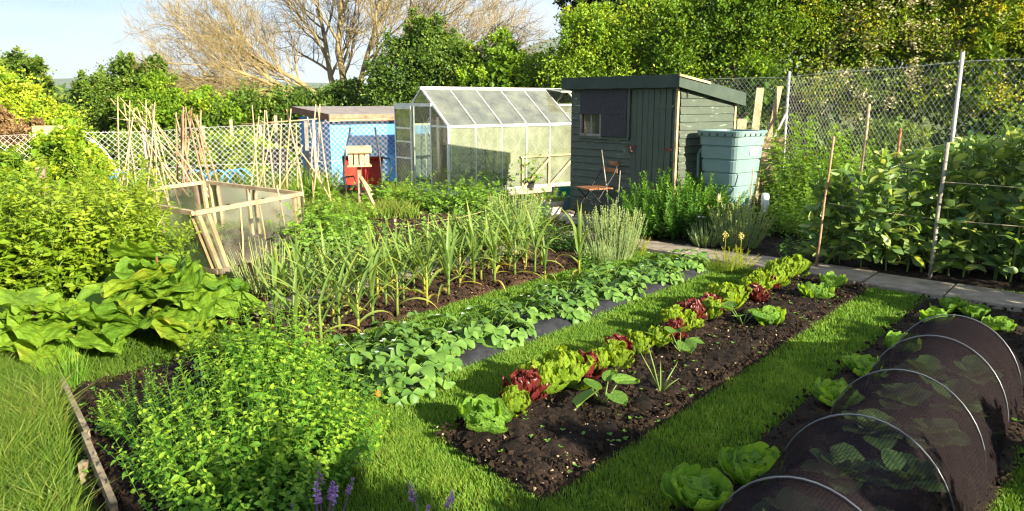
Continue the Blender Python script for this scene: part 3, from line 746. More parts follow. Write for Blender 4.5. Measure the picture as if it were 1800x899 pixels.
def pane(P, name='pane', par=None):
    P = A_(P); n_ = nrm(np.cross(P[1] - P[0], P[2] - P[0]))*0.002
    return MB().add(np.concatenate([P - n_, P + n_]), [BOXF] if len(P) == 4 else [np.array([[0,2,1],[3,4,5]]), np.array([[0,1,4,3],[1,2,5,4],[2,0,3,5]])]).build(name, M['ghglass'], par or gh)
for i in range(GN):
    a, b = i*GP + .012, (i+1)*GP - .012
    for y in (0.004, GW - .004):
        pane([(a, y, B0 + .052), (b, y, B0 + .052), (b, y, .70), (a, y, .70)])
        pane([(a, y + .003, .69), (b, y + .003, .69), (b, y + .003, EZ - .027), (a, y + .003, EZ - .027)])
    for far in (False, True):
        for t0, t1 in ((0.03, .55), (.54, .97)):
            if not far and i == vent_i and t0 > .5: continue
            (y0, z0), (y1, z1) = yz(t0, far), yz(t1, far)
            d = 0.004 if t0 > .5 else 0.0
            pane([(a, y0, z0 + d), (b, y0, z0 + d), (b, y1, z1 + d), (a, y1, z1 + d)])
# open roof vent
(y0, z0), (y1, z1) = yz(.55), yz(.99)
a, b = vent_i*GP + .01, (vent_i + 1)*GP - .01
L = math.hypot(y1 - y0, z1 - z0); yo, zo = y1 - L*math.cos(.12), z1 - L*math.sin(.12) + .02
vt = pbeam('roof_vent', gh, al, (a, yo, zo), (b, yo, zo), .035, .03)
for x in (a + .012, b - .012): MB().add(*beam((x, yo, zo), (x, y1, z1 + .03), .022, .022)).build('frame', al, vt)
pane([(a + .02, yo, zo), (b - .02, yo, zo), (b - .02, y1, z1 + .03), (a + .02, y1, z1 + .03)], 'pane', vt)
bar('vent_sill', (a, y0, z0), (b, y0, z0), .035, .03)
ptube('vent_stay', gh, al, [(b - .1, y0, z0), (b - .1, yo + .02, zo)], .008)
# gables
dy0, dy1 = 0.56, 1.18
for gxx, front in ((-.006, True), (GLn + .006, False)):
    for y in (0, GW): bar('corner_post', (gxx, y, B0 + .05), (gxx, y, EZ - .02), .034, .034)
    bar('gable_sill', (gxx, -.02, B0 + .03), (gxx, GW + .02, B0 + .03), .05, .05)
    for s in (0, 1):
        yA, yB = (0, ym) if s == 0 else (GW, ym)
        bar('gable_rafter', (gxx, yA, EZ + .01), (gxx, yB, RZ - .01), .034, .034)
    zt = lambda y: EZ + (RZ - EZ)*(1 - abs(y - ym)/ym)
    for y in (dy0, dy1): bar('door_post', (gxx, y, B0 + .056), (gxx, y, zt(y) - .03), .032, .032)
    if not front: bar('gable_rail', (gxx, .02, EZ), (gxx, GW - .02, EZ), .026, .026)
    else:
        bar('gable_rail', (gxx, .02, EZ), (gxx, dy0 - .02, EZ), .026, .026)
        bar('door_head', (gxx - .02, dy0 - .05, 1.73), (gxx - .02, GW + .12, 1.73), .03, .06)
    for p_, q_ in ((.02, dy0 - .018), (dy1 + .018, GW - .02)):
        pane([(gxx, p_, B0 + .06), (gxx, q_, B0 + .06), (gxx, q_, EZ - .016), (gxx, p_, EZ - .016)])
        pane([(gxx, p_, EZ + .016), (gxx, q_, EZ + .016), (gxx, q_, max(EZ + .02, zt(q_) - .02)), (gxx, p_, max(EZ + .02, zt(p_) - .02))])
    pane([(gxx, dy0 + .02, 1.77), (gxx, dy1 - .02, 1.77), (gxx, ym, RZ - .03)])
    if not front:
        pane([(gxx, dy0 + .02, B0 + .06), (gxx, dy1 - .02, B0 + .06), (gxx, dy1 - .02, 1.75), (gxx, dy0 + .02, 1.75)])
for i, (pa, qa) in enumerate((((.62, .02, EZ - .04), (1.22, .02, B0 + .07)), ((1.84, .02, EZ - .04), (1.26, .02, B0 + .07)), ((1.88, .02, EZ - .04), (2.46, .02, B0 + .07)),
                ((.62, GW - .02, EZ - .04), (1.22, GW - .02, B0 + .07)), ((2.5, GW - .02, EZ - .04), (1.9, GW - .02, B0 + .07)), ((.03, .5, B0 + .07), (.03, .08, EZ - .03)))):
    bar('brace', pa, qa, .014, .022)
# sliding door pushed clear of the opening
sd = pbeam('door', gh, al, (-.05, 1.19, B0 + .05), (-.05, 1.80, B0 + .05), .03, .06)
for y in (1.20, 1.79): MB().add(*beam((-.05, y, B0 + .08), (-.05, y, 1.66), .032, .032)).build('stile', al, sd)
for zz in (1.675,): MB().add(*beam((-.05, 1.19, zz), (-.05, 1.80, zz), .036, .06)).build('rail', al, sd)
for zz in (.70, 1.02, 1.28): MB().add(*beam((-.05, 1.216, zz), (-.05, 1.774, zz), .024, .03)).build('rail', al, sd)
for z0, z1 in ((B0 + .085, .683), (.717, 1.003), (1.037, 1.263), (1.297, 1.643)):
    pane([(-.05, 1.217, z0), (-.05, 1.773, z0), (-.05, 1.773, z1), (-.05, 1.217, z1)], 'pane', sd)
# bench inside
gb = thing('potting_bench', 'wooden potting bench inside the greenhouse near the dark shed', 'bench', (.55, 15.75), math.radians(39))
for k in range(4): pbox('slat', gb, M['wood'], -.7, .8, -.28 + k*.145, -.145 + k*.145, .70, .73)
for x in (-.65, .05, .75):
    for y in (-.25, .25): pbox('leg', gb, M['wood'], x - .02, x + .02, y - .02, y + .02, .0, .699)
for x in (-.65, .05): pbeam('brace', gb, M['wood'], (x, -.275, .1), (x + .7, -.275, .66), .02, .05)

# water tank by the shed
wb = thing('water_butt', 'large square grey-green water tank beside the shed wall', 'water tank', (2.95, 10.33), math.radians(-50))
def sq_ring(h, z, r=.10, n=5):
    P = []
    for cx, cy, a0 in ((1, 1, 0), (-1, 1, 90), (-1, -1, 180), (1, -1, 270)):
        for k in range(n):
            a = math.radians(a0 + 90*k/(n - 1))
            P.append((cx*(h - r) + r*math.cos(a), cy*(h - r) + r*math.sin(a), z))
    return P
def loft(rings):
    k = len(rings[0]); V = [p for r in rings for p in r]; F = []
    for i in range(len(rings) - 1):
        for j in range(k): F.append((i*k + j, i*k + (j+1) % k, (i+1)*k + (j+1) % k, (i+1)*k + j))
    return A_(V), np.array(F)
rings = [sq_ring(.255, .55)]
hz = lambda z: .26 + (z - .55)/(1.41 - .55)*.073
for zz in (.69, .865, 1.04, 1.215):
    rings += [sq_ring(hz(zz - .016), zz - .016), sq_ring(hz(zz) - .014, zz - .006), sq_ring(hz(zz) - .014, zz + .006), sq_ring(hz(zz + .016) + .004, zz + .016)]
rings += [sq_ring(hz(1.345), 1.345), sq_ring(hz(1.35) + .016, 1.35), sq_ring(hz(1.41) + .024, 1.41), sq_ring(hz(1.41) + .017, 1.42), sq_ring(hz(1.41) - .03, 1.418), sq_ring(hz(1.37) - .045, 1.3), sq_ring(.25, .7), sq_ring(.05, .69)]
MB().add(*loft(rings)).build('body', M['butt'], wb, smooth=False)
MB().add(*loft([sq_ring(.26, .0), sq_ring(.24, .545), sq_ring(.05, .548)])).build('stand', M['buttbase'], wb)
for k in range(5):
    x = -.24 + k*.12
    pbox('notch', wb, M['black'], x, x + .017, -.356, -.346, 1.352, 1.386)
    pbox('notch', wb, M['black'], .346, .356, x, x + .017, 1.352, 1.386)
pbox('sticker', wb, M['white'], .30, .327, -.05, .12, 1.11, 1.205)
pbox('sticker_mark', wb, M['slate'], .3275, .3285, .015, .04, 1.135, 1.18)
pbox('sticker_mark', wb, M['rust'], .3275, .3285, .05, .07, 1.14, 1.18)
ptube('overflow_pipe', wb, M['butt'], [(-.30, -.17, 1.15), (-.37, -.17, 1.14), (-.40, -.17, 1.09), (-.40, -.17, .1)], .026)

# cold frame of timber and cloudy sheet
cf = thing('cold_frame', 'open topped timber cage with cloudy plastic sheet sides', 'cold frame', (-3.16, 7.78))
c0 = A_((-3.16, 7.78)); Ct = A_([(-3.24, 7.70), (-2.60, 9.36), (-4.32, 10.75), (-5.0, 9.15)]) - c0; Cb = A_([(-3.10, 7.86), (-2.58, 9.30), (-4.25, 10.7), (-4.9, 9.2)]) - c0
CH = 0.66
for i in range(4):
    j = (i + 1) % 4
    t0, t1, b0, b1 = (np.r_[Ct[i], CH], np.r_[Ct[j], CH], np.r_[Cb[i], .0], np.r_[Cb[j], .0])
    inw = nrm(np.r_[(Ct.mean(0) - (Ct[i] + Ct[j])/2), 0])
    pbeam('top_rail', cf, M['wood'], t0 + A_((0, 0, .02)), t1 + A_((0, 0, .02)), .055, .045)
    pbeam('bottom_rail', cf, M['oldwood'], b0 + A_((0, 0, .03)), b1 + A_((0, 0, .03)), .04, .05)
    for f in ((.035, .11, .93, .97) if i == 0 else (.04, .52, .95)):
        pbeam('stud', cf, M['wood'], b0 + (b1 - b0)*f + inw*.02, t0 + (t1 - t0)*f + inw*.02 - A_((0, 0, .003)), .05, .035, np.cross(t1 - t0, (0, 0, 1)))
    ns = 14
    s, t = np.meshgrid(np.linspace(0.0, 1, ns), np.linspace(0, 1, 7), indexing='ij')
    P = ((b0*(1-s)[..., None] + b1*s[..., None])*(1-t)[..., None] + (t0*(1-s)[..., None] + t1*s[..., None])*t[..., None])
    P = P - inw*(.026 + .012*vnoise(s*9, t*5, i)[..., None])
    MB().add(P.reshape(-1, 3), gridF(ns, 7)).build('plastic_sheet', M['film'], cf, smooth=True)
for f in (.28, .6): MB().add(*box(-.012, .012, -.03, .03, -.002, .05)).build('strap', M['black'], cf, loc=tuple(np.r_[Ct[0]*(1-f) + Ct[1]*f, CH]))

# ================================================================== PLANTS
def sprig(h, nodes, ll, lw, mat, per=2, el0=0.1, el1=0.9, lean=0.1, start=0.15, tmpl=None, comp=0, pet=0.3, sr=0.004, taper=0.6, v0=.15, v1=.85, tipb=0.35, name='stem'):
    """One leafy stem as a mesh: nodes up the stem, leaves in whorls, optionally compound leaves on stalks."""
    mb = MB()
    la = rng.random()*2*PI
    P = np.array([(lean*h*math.cos(la)*t*t, lean*h*math.sin(la)*t*t, h*t) for t in np.linspace(0, 1, 6)])
    mb.add(*tube(P, np.linspace(sr, sr*.4, 6), 4), 0.3)
    tm = tmpl or leafT(3, lw, .25, .25)
    pos, ds, sc, va = [], [], [], []
    tubes = []
    az = rng.random()*2*PI
    for i in range(nodes):
        f = i/max(1, nodes - 1)
        t = start + (1 - start)*f
        p = A_([np.interp(t, np.linspace(0, 1, 6), P[:, k]) for k in range(3)])
        az += PI/2 if per == 2 else 2.4
        el = el0 + (el1 - el0)*f**1.5
        size = ll*(1 - (1 - taper)*abs(f - tipb)/max(tipb, 1 - tipb))*(0.85 + .3*rng.random())
        for k in range(per):
            a = az + k*2*PI/per + rng.normal()*.2
            e = el + rng.normal()*.12
            d = A_((math.cos(a)*math.cos(e), math.sin(a)*math.cos(e), math.sin(e)))
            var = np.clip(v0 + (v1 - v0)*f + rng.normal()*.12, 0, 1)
            if comp:
                pl = pet*(0.75 + .5*rng.random())*(1 - .45*f)
                q = [p, p + d*pl*.5 + A_((0, 0, .04*pl)), p + d*pl]
                tubes.append((q, sr*.55))
                side = nrm(np.cross(d, (0, 0, 1)))
                for m_ in range(comp):
                    g_ = 1 - m_*.28
                    c = p + d*pl*g_
                    if m_ == 0: lst = [(d + A_((0, 0, -.15)), 1.0), (d*.5 + side + A_((0, 0, .05)), .85), (d*.5 - side + A_((0, 0, .05)), .85)]
                    else: lst = [(d*.35 + side, .8), (d*.35 - side, .8)]
                    for dd, s_ in lst:
                        pos.append(c); ds.append(dd + rng.normal(size=3)*.14); sc.append(size*s_); va.append(np.clip(var + rng.normal()*.08, 0, 1))
            else:
                pos.append(p); ds.append(d); sc.append(size); va.append(var)
    for q, r in tubes: mb.add(*tube(q, r, 3, False), .35)
    scatter(mb, tm[0], tm[1], A_(pos), frames(A_(ds), roll=rng.normal(size=len(ds))*.35), A_(sc), A_(va))
    return mb.mesh(name, mat)
def bush(name, label, cat, loc, meshes, n, rad, hvar=(0.8, 1.15), spread=0.5, group=None, part='stem', ell=(1, 1), dome=0.35, z=0.03, lean=(0, 0)):
    """A clump of leafy stems standing in an ellipse; the outer ones lean out and are shorter."""
    t = thing(name, label, cat, (loc[0], loc[1], 0), 0, group)
    for i in range(n):
        a = i*2.39996; r = math.sqrt((i + .5)/n)
        x, y = rad*.8*r*math.cos(a)*ell[0] + rng.normal()*.02, rad*.8*r*math.sin(a)*ell[1] + rng.normal()*.02
        tl = spread*r*(0.7 + .6*rng.random())
        d = nrm(A_((math.cos(a)*math.sin(tl)*ell[0] + lean[0], math.sin(a)*math.sin(tl)*ell[1] + lean[1], math.cos(tl))))
        s = (hvar[0] + (hvar[1] - hvar[0])*rng.random())*(1 - dome*r*r)
        ra = rng.random()*2*PI
        xx = nrm(np.cross((math.cos(ra), math.sin(ra), 0.01), d)); yy = np.cross(d, xx)
        obj(part, meshes[i % len(meshes)], t, mtx=mtx(np.stack([xx, yy, d], -1), (x, y, z), s))
    return t
def leafobj(t, mesh, pos, d, s, roll=0.0, name='leaf'):
    R = frames(A_(d)[None], roll=np.array([roll]))[0]
    return obj(name, mesh, t, mtx=mtx(R, pos, s))

# ---- lettuces
def lettuce_leaf(w, ruff, cup, curl, k, n=7, m=9, mat='lettuce', peak=.72, base=.16, vv=(.2, .8)):
    t = (1 - (1 - np.linspace(0, 1, n))**1.7)[:, None]; s = np.sin(np.linspace(-1, 1, m)*PI/2)[None]
    ww = w*(base + (1 - base)*np.sin(np.clip(t/peak, 0, 1)*PI/2)**1.4)*np.sqrt(np.clip(1 - np.clip((t - peak)/(1.0 - peak), 0, 1)**2, .0008, 1))
    ph = rng.random()*6
    X = ww*s*(1 + .03*np.sin(k*t*3 + ph))
    th = curl*t
    Y = np.where(abs(curl) > 1e-3, np.sin(th)/max(abs(curl), 1e-3)*np.sign(curl), t) + 0*s
    Z = (1 - np.cos(th))/curl + cup*(s**2)*ww + ruff*np.abs(s)**2.2*np.sin(k*t*6 + ph + s*1.7)*(0.3 + t) + ruff*.8*(t**5)*np.sin(s*k*1.6 + ph) + .022*np.sin(s*9 + t*14 + ph)*t + .016*np.sin(s*17 - t*11)*t
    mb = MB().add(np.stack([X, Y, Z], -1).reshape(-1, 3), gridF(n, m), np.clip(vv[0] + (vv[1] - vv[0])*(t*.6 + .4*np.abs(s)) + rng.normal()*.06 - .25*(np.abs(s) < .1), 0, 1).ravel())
    return mb.mesh('leaf', M[mat], True)
def frilly_leaf(w, amp, curl, k, mat, n=11, m=11, vv=(.25, .85)):
    """Loose-leaf lettuce: narrow at the base, lobed and strongly frilled at the margin."""
    t = np.linspace(0, 1, n)[:, None]; s = np.linspace(-1, 1, m)[None]
    ph, p2 = rng.random(2)*6
    ww = w*(.22 + .78*np.sin(np.clip(t/.72, 0, 1)*PI/2)**1.2)*np.sqrt(np.clip(1 - np.clip((t - .72)/.30, 0, 1)**2, .03, 1))
    ww = ww*(1 + .22*np.sin(t*17 + ph + np.sign(s)*p2)*np.abs(s))
    th = curl*t
    X = s*ww; Y = np.sin(th)/curl + .05*np.sin(s*8 + ph)*t**3
    Z = (1 - np.cos(th))/curl + .5*s**2*ww + amp*np.abs(s)**2.5*np.sin(t*24*k + ph + s*2)*(.25 + t) + amp*t**4*np.sin(s*9*k + p2) + .02*np.sin(s*11 + t*17 + ph)*t
    v = vv[0] + (vv[1] - vv[0])*(t*.55 + .45*np.abs(s)) + rng.normal()*.06 - .2*(np.abs(s) < .1)
    return MB().add(np.stack([X, Y + 0*s, Z], -1).reshape(-1, 3), gridF(n, m), np.clip(v, 0, 1).ravel()).mesh('leaf', M[mat], True)
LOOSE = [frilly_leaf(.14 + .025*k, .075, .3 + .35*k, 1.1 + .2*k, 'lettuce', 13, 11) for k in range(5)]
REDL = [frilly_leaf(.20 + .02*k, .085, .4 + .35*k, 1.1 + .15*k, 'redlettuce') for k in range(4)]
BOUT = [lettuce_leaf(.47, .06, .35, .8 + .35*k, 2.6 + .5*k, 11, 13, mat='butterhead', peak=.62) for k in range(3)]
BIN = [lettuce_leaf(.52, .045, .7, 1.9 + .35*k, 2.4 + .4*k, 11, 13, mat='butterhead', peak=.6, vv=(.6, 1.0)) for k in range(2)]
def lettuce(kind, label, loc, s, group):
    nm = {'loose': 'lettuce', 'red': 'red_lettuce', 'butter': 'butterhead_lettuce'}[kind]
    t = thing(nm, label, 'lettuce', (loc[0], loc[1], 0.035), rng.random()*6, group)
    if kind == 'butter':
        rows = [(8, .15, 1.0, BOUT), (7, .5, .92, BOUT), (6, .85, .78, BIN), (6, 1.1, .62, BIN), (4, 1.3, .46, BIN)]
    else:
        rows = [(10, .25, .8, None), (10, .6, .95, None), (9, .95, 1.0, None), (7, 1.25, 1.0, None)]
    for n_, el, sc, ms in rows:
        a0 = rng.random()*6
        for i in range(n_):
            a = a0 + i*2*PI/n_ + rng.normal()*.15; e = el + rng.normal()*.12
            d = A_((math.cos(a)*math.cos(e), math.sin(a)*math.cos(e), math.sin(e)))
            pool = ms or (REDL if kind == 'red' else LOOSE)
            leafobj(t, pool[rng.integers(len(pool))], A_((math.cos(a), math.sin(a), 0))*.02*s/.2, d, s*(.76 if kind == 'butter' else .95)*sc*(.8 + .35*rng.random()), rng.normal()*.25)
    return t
row = [('butter', .24)]
for k in range(27):
    row.append(('red', random.uniform(.15, .20)) if k in (1, 4, 7, 10, 13, 15, 18, 21, 23) else ('loose', random.uniform(.15, .245)))
uu = 2.92
cnt = {'loose': 0, 'red': 0, 'butter': 0}
for i, (k, s) in enumerate(row):
    adj = {'loose': 'bright green loose-leaf lettuce', 'red': 'dark red frilly lettuce', 'butter': 'large yellow-green lettuce head'}[k]
    if k == 'butter': lab = 'large yellow-green lettuce head at the near end of the mixed row'
    else: lab = '%s %s from the near end of the mixed row' % (ORD[cnt[k]], adj)
    cnt[k] += 1
    off = {'loose': 0, 'red': -.07 if i % 2 else .06, 'butter': 0}[k]
    lettuce(k, lab, uv(uu, 2.62 + off + rng.normal()*.02), s, 'mixed lettuces in a row along the middle bed')
    uu += (.185 if k != 'red' else .16) + random.uniform(-.02, .03)
    if i == 0: uu += .06
for px, py, lab, s in [(1350, 575, 'green butterhead lettuce alone beside the loose-leaf row on the dark soil', .21), (1437, 528, 'green butterhead lettuce near the paving at the far end of the bed', .22), (1466, 510, 'green butterhead lettuce closest to the paving in the middle bed', .20)]:
    p = {1350: (2.07, 5.91), 1437: (2.76, 6.73), 1466: (3.09, 7.15)}[px]
    lettuce('butter', lab, p, s, 'butterhead lettuces')
RB = [((0.83, 3.09), .23), ((1.13, 3.31), .24), ((1.92, 4.25), .21), ((2.31, 4.72), .21), ((2.80, 5.22), .20), ((3.40, 5.91), .19), ((3.74, 6.28), .19), ((3.84, 6.11), .17), ((3.81, 5.73), .17)]
for i, (p, s) in enumerate(RB):
    lettuce('butter', '%s green butterhead lettuce from the camera beside the net tunnel' % ORD[i] if i < 7 else ['', 'green butterhead lettuce behind the far end of the net tunnel', 'green butterhead lettuce beside the paving right of the net tunnel'][i - 6], p, s, 'butterhead lettuces beside the tunnel')

# ---- garlic
def strap(L, w, e0, e1, twist=0.0, n=9, vv=(.2, .9)):
    """A strap leaf in the local YZ plane, starting at elevation e0 and bending to e1."""
    t = np.linspace(0, 1, n); e = e0 + (e1 - e0)*t**1.3
    y = np.r_[0, np.cumsum(np.cos(e[:-1]))]*L/(n - 1); z = np.r_[0, np.cumsum(np.sin(e[:-1]))]*L/(n - 1)
    ww = w*np.sin(np.clip(.25 + t*.75, 0, 1)*PI)**.7*(1 - t**4) + .0008
    ww[0] = w*.7
    nx_, nz = -np.sin(e), np.cos(e)
    V = []
    for i in range(n):
        tw = twist*t[i]
        for s, f in ((-1, .5), (0, 0), (1, .5)):
            V.append((s*ww[i]*math.cos(tw), y[i] + nx_[i]*f*ww[i] , z[i] + nz[i]*f*ww[i] + s*ww[i]*math.sin(tw)))
    return A_(V), gridF(n, 3), np.clip(vv[0] + (vv[1] - vv[0])*np.repeat(t, 3)**2.5, 0, 1)
GL = []
for L, e0, e1, vv in ((.44, 1.30, 1.05, (.25, .7)), (.50, 1.12, .55, (.25, .8)), (.46, .98, -.7, (.3, .95)), (.46, .92, .45, (.3, .85)), (.36, .55, -1.2, (.6, 1.0)), (.50, 1.2, .2, (.2, .65)), (.3, .25, -1.0, (.8, 1.0)), (.5, 1.05, -.2, (.3, .9))):
    V, F, va = strap(L*1.02, .0145, e0, e1, rng.normal()*.5, vv=vv)
    GL.append(MB().add(V, F, va).mesh('leaf', M['garlic'], True))
GST = MB().add(*tube([(0, 0, 0), (0, 0, .1), (.004, 0, .2), (.003, 0, .34)], [.013, .011, .010, .006], 6), .6).mesh('stalk', M['garlic'], True)
def garlic(label, loc, s, group):
    t = thing('garlic_plant', label, 'garlic', (loc[0], loc[1], .035), rng.random()*6, group)
    obj('stalk', GST, t, mtx=mtx(np.eye(3), (0, 0, 0), s))
    az = rng.random()*6
    for k, (li, z) in enumerate(((6, .03), (4, .08), (2, .11), (3, .14), (7, .17), (1, .20), (3, .23), (5, .26), (0, .30))):
        if k < 1 and rng.random() < .45: continue
        a = az + (k % 2)*PI + rng.normal()*.35
        R = np.array([[math.cos(a), -math.sin(a), 0], [math.sin(a), math.cos(a), 0], [0, 0, 1]])
        obj('leaf', GL[li], t, mtx=mtx(R, (0, 0, z*s), s*(.85 + .3*rng.random())))
    return t
FRONT = [(-1.18, 5.63), (-1.39, 5.32), (-0.96, 6.17), (-0.75, 6.51), (-0.58, 6.77), (-0.37, 7.24), (-0.17, 7.31), (0.03, 7.63), (0.24, 7.76), (-1.13, 5.96), (-1.35, 5.73)]
FRONT = sorted(FRONT, key=lambda p: p[1])
for i, p in enumerate(FRONT): garlic('%s garlic plant from the near end of the row beside the grass' % ORD[i], p, 1.0 + .15*rng.random(), 'garlic beside the grass strip')
rows_g = [[(3.5 + .25*i, 4.95 + .03*(i % 2)) for i in range(13)], [(3.35 + .25*i, 5.22 + .03*(i % 2)) for i in range(14)], [(3.5 + .27*i, 5.45) for i in range(13)]]
for r_, rw in enumerate(rows_g):
    for i, (u, v) in enumerate(rw):
        garlic('%s garlic plant from the near end of the %s row from the grass' % (ORD[i], ('second', 'third', 'fourth')[r_]), uv(u + rng.normal()*.03, v + rng.normal()*.02), .82 + .2*rng.random(), 'garlic in the inner rows')
for i, p in enumerate([(0.70, 7.76), (0.33, 7.43), (-1.55, 5.25)]):
    garlic(['lone green garlic plant at the far end of the garlic bed', 'small yellowing garlic plant near the far end of the garlic bed', 'garlic plant at the near left corner of the garlic bed'][i], p, (1.15, .7, 1.0)[i], 'garlic at the bed ends')

# ---- strawberries
def trifoil(ll, seed):
    mb = MB(); tm = leafT(5, .42, .5, .3, .5, .25)
    mb.add(*tube([(0, 0, 0), (0, .06, .06), (0, .11, .11)], .0025, 3, False), .5)
    c = A_((0, .11, .11))
    ds = A_([(0, 1, .05), (.95, .25, .1), (-.95, .25, .1)]) + rng.normal(size=(3, 3))*.12
    scatter(mb, tm[0], tm[1], np.repeat(c[None], 3, 0), frames(ds, roll=rng.normal(size=3)*.2), A_((1, .95, .95))*ll, np.clip(.5 + rng.normal(size=3)*.25, 0, 1))
    return mb.mesh('leaf', M['strawberry'], True)
TRI = [trifoil(.047 + .005*k, k) for k in range(5)]
FLW = MB(); an = np.arange(5)*2*PI/5
scatter(FLW, DIAM[0]*A_((1.1, 1, 1)), DIAM[1], np.zeros((5, 3)), frames(np.stack([np.cos(an), np.sin(an), .2 + 0*an], -1)), .012, rng.random(5))
FLWm = FLW.mesh('flower', M['petal'])
def strawberry(label, loc, s, group):
    t = thing('strawberry_plant', label, 'strawberry', (loc[0], loc[1], .03), rng.random()*6, group)
    n_ = 56
    for i in range(n_):
        a = i*2.4 + rng.normal()*.25; r = math.sqrt((i + .5)/n_)
        R = np.array([[math.cos(a), -math.sin(a), 0], [math.sin(a), math.cos(a), 0], [0, 0, 1]])
        tl = -.1 + .85*r + rng.normal()*.12
        Rx = np.array([[1, 0, 0], [0, math.cos(-tl), -math.sin(-tl)], [0, math.sin(-tl), math.cos(-tl)]])
        obj('leaf', TRI[i % 5], t, mtx=mtx(R @ Rx, A_((-math.sin(a), math.cos(a), 0))*r*.07*s, s*(.75 + .5*rng.random())*(1.15 - .3*r)))
    for i in range(2):
        a = rng.random()*6.28; r = .12 + .06*rng.random()
        obj('flower', FLWm, t, mtx=mtx(np.eye(3), (math.cos(a)*r*s, math.sin(a)*r*s, (.19 - .4*r)*s), s*1.1))
    return t
for j, u in enumerate(np.arange(3.55, 7.7, .40)):
    strawberry('%s leafy strawberry plant from the near end of the row on black membrane' % ORD[j], uv(u + rng.normal()*.05, 3.78 + (.11 if j % 2 else -.07) + rng.normal()*.03), 1.02 + .42*rng.random(), 'strawberries on the black membrane')
for j, (u, v) in enumerate([(3.12, 3.5), (3.18, 3.85), (3.5, 4.02)]):
    strawberry('%s strawberry plant from the near end along the garlic side of the membrane' % ORD[j], uv(u, v), 1.15 + .25*rng.random(), 'strawberries along the garlic side')
tag(MB().add(*lathe([(0, 0), (.012, .005), (.019, .018), (.014, .034), (0, .044)], 10)).build('strawberry_fruit', M['orangeflower'], loc=(*(-0.81, 4.34), .05)), 'small orange fruit lying at the near end of the strawberries', 'fruit')

# ---- squash seedlings and an onion in the lettuce bed
def squash_leaf():
    n_, m_ = 7, 9
    t = np.linspace(0, 1, n_)[:, None]; s = np.linspace(-1, 1, m_)[None]
    X = s*.48*np.sin(np.clip(t*.94 + .06, 0, 1)*PI)**.55; Y = t - .18*np.abs(s)*(1 - t)*1.0; Z = .14*np.abs(s) - .25*t*t + .02*np.sin(s*8)
    return MB().add(np.stack([X, Y, Z + 0*t], -1).reshape(-1, 3), gridF(n_, m_), np.clip(.65 - .25*(np.abs(s) < .1) + 0*t, 0, 1).ravel()).mesh('leaf', M['butterhead'], True)
SQ = squash_leaf()
for i, (p, s, lab) in enumerate([((0.54, 4.23), .16, 'squash seedling with round leaves nearest the front of the lettuce bed'), ((1.20, 5.19), .13, 'squash seedling beside the red lettuce in the middle of the bed'),
                                 ((1.85, 5.88), .14, 'squash seedling with pale leaves in the far half of the lettuce bed')]):
    t = thing('squash_seedling', lab, 'seedling', (p[0], p[1], .04), 0, 'squash seedlings')
    for k, (a, e, pl, sc) in enumerate(((3.9, .15, .10, 1.1), (.5, .35, .12, 1.0), (2.2, .9, .08, .7), (5.3, .1, .09, .75), (1.2, 1.0, .12, .6))):
        a += i*.9; d = A_((math.cos(a)*math.cos(.9), math.sin(a)*math.cos(.9), math.sin(.9)))
        q = d*pl*1.3
        ptube('leaf_stalk', t, M['stem'], [(0, 0, 0), tuple(q*.6), tuple(q)], .004, 5)
        leafobj(t, SQ, q, (math.cos(a)*math.cos(e), math.sin(a)*math.cos(e), math.sin(e)*.5 - .1), s*sc, rng.normal()*.2)
t = thing('onion_plant', 'single onion plant with thin upright leaves in the lettuce bed', 'onion', (*(0.91, 4.42), .04))
for a, e, L in ((2.6, 1.05, .30), (3.1, 1.3, .34), (.4, 1.0, .22), (1.5, 1.35, .2), (-.4, .8, .16)):
    d = A_((math.cos(a)*math.cos(e), math.sin(a)*math.cos(e), math.sin(e)))
    ptube('leaf', t, M['stem'], [(0, 0, 0), tuple(d*L*.5 + A_((0, 0, .01))), tuple(d*L)], [.006, .0055, .001], 6)

# ---- weed seedlings over the bare soil (too small to count)
def seedlings(c, m, label, s0=.012, s1=.03, mat='butterhead'):
    P = quadpts(c, m); mb = MB()
    for k in range(4):
        a = rng.random(m)*6.28
        scatter(mb, DIAM[0], DIAM[1], np.c_[P, np.full(m, .06)], frames(np.stack([np.cos(a), np.sin(a), .25 + 0*a], -1)), s0 + (s1 - s0)*rng.random(m), rng.random(m))
    tag(mb.build('weeds', M[mat], None), label, 'weeds', kind='stuff')
seedlings(LET, 130, 'tiny green weed seedlings dotted over the lettuce bed')
seedlings(NEA, 90, 'small green weed seedlings on the soil beside the edging board', .015, .045)
seedlings(RGT, 60, 'tiny weed seedlings on the soil around the net tunnel')

# ---- the big leafy herb on the left (lovage)
LOVT = leafT(3, .24, .2, .2, .55, .1)
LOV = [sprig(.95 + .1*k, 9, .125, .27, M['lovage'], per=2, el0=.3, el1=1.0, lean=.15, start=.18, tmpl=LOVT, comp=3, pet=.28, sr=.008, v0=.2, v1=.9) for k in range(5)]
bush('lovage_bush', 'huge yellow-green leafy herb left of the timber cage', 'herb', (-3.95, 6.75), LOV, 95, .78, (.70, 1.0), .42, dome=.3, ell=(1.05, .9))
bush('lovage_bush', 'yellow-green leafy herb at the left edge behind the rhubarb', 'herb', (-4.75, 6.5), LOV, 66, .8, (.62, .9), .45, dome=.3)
bush('lovage_bush', 'tall leafy herb growing up behind the big herb near the canes', 'herb', (-4.55, 8.2), LOV, 52, .62, (.72, .95), .35, dome=.25)
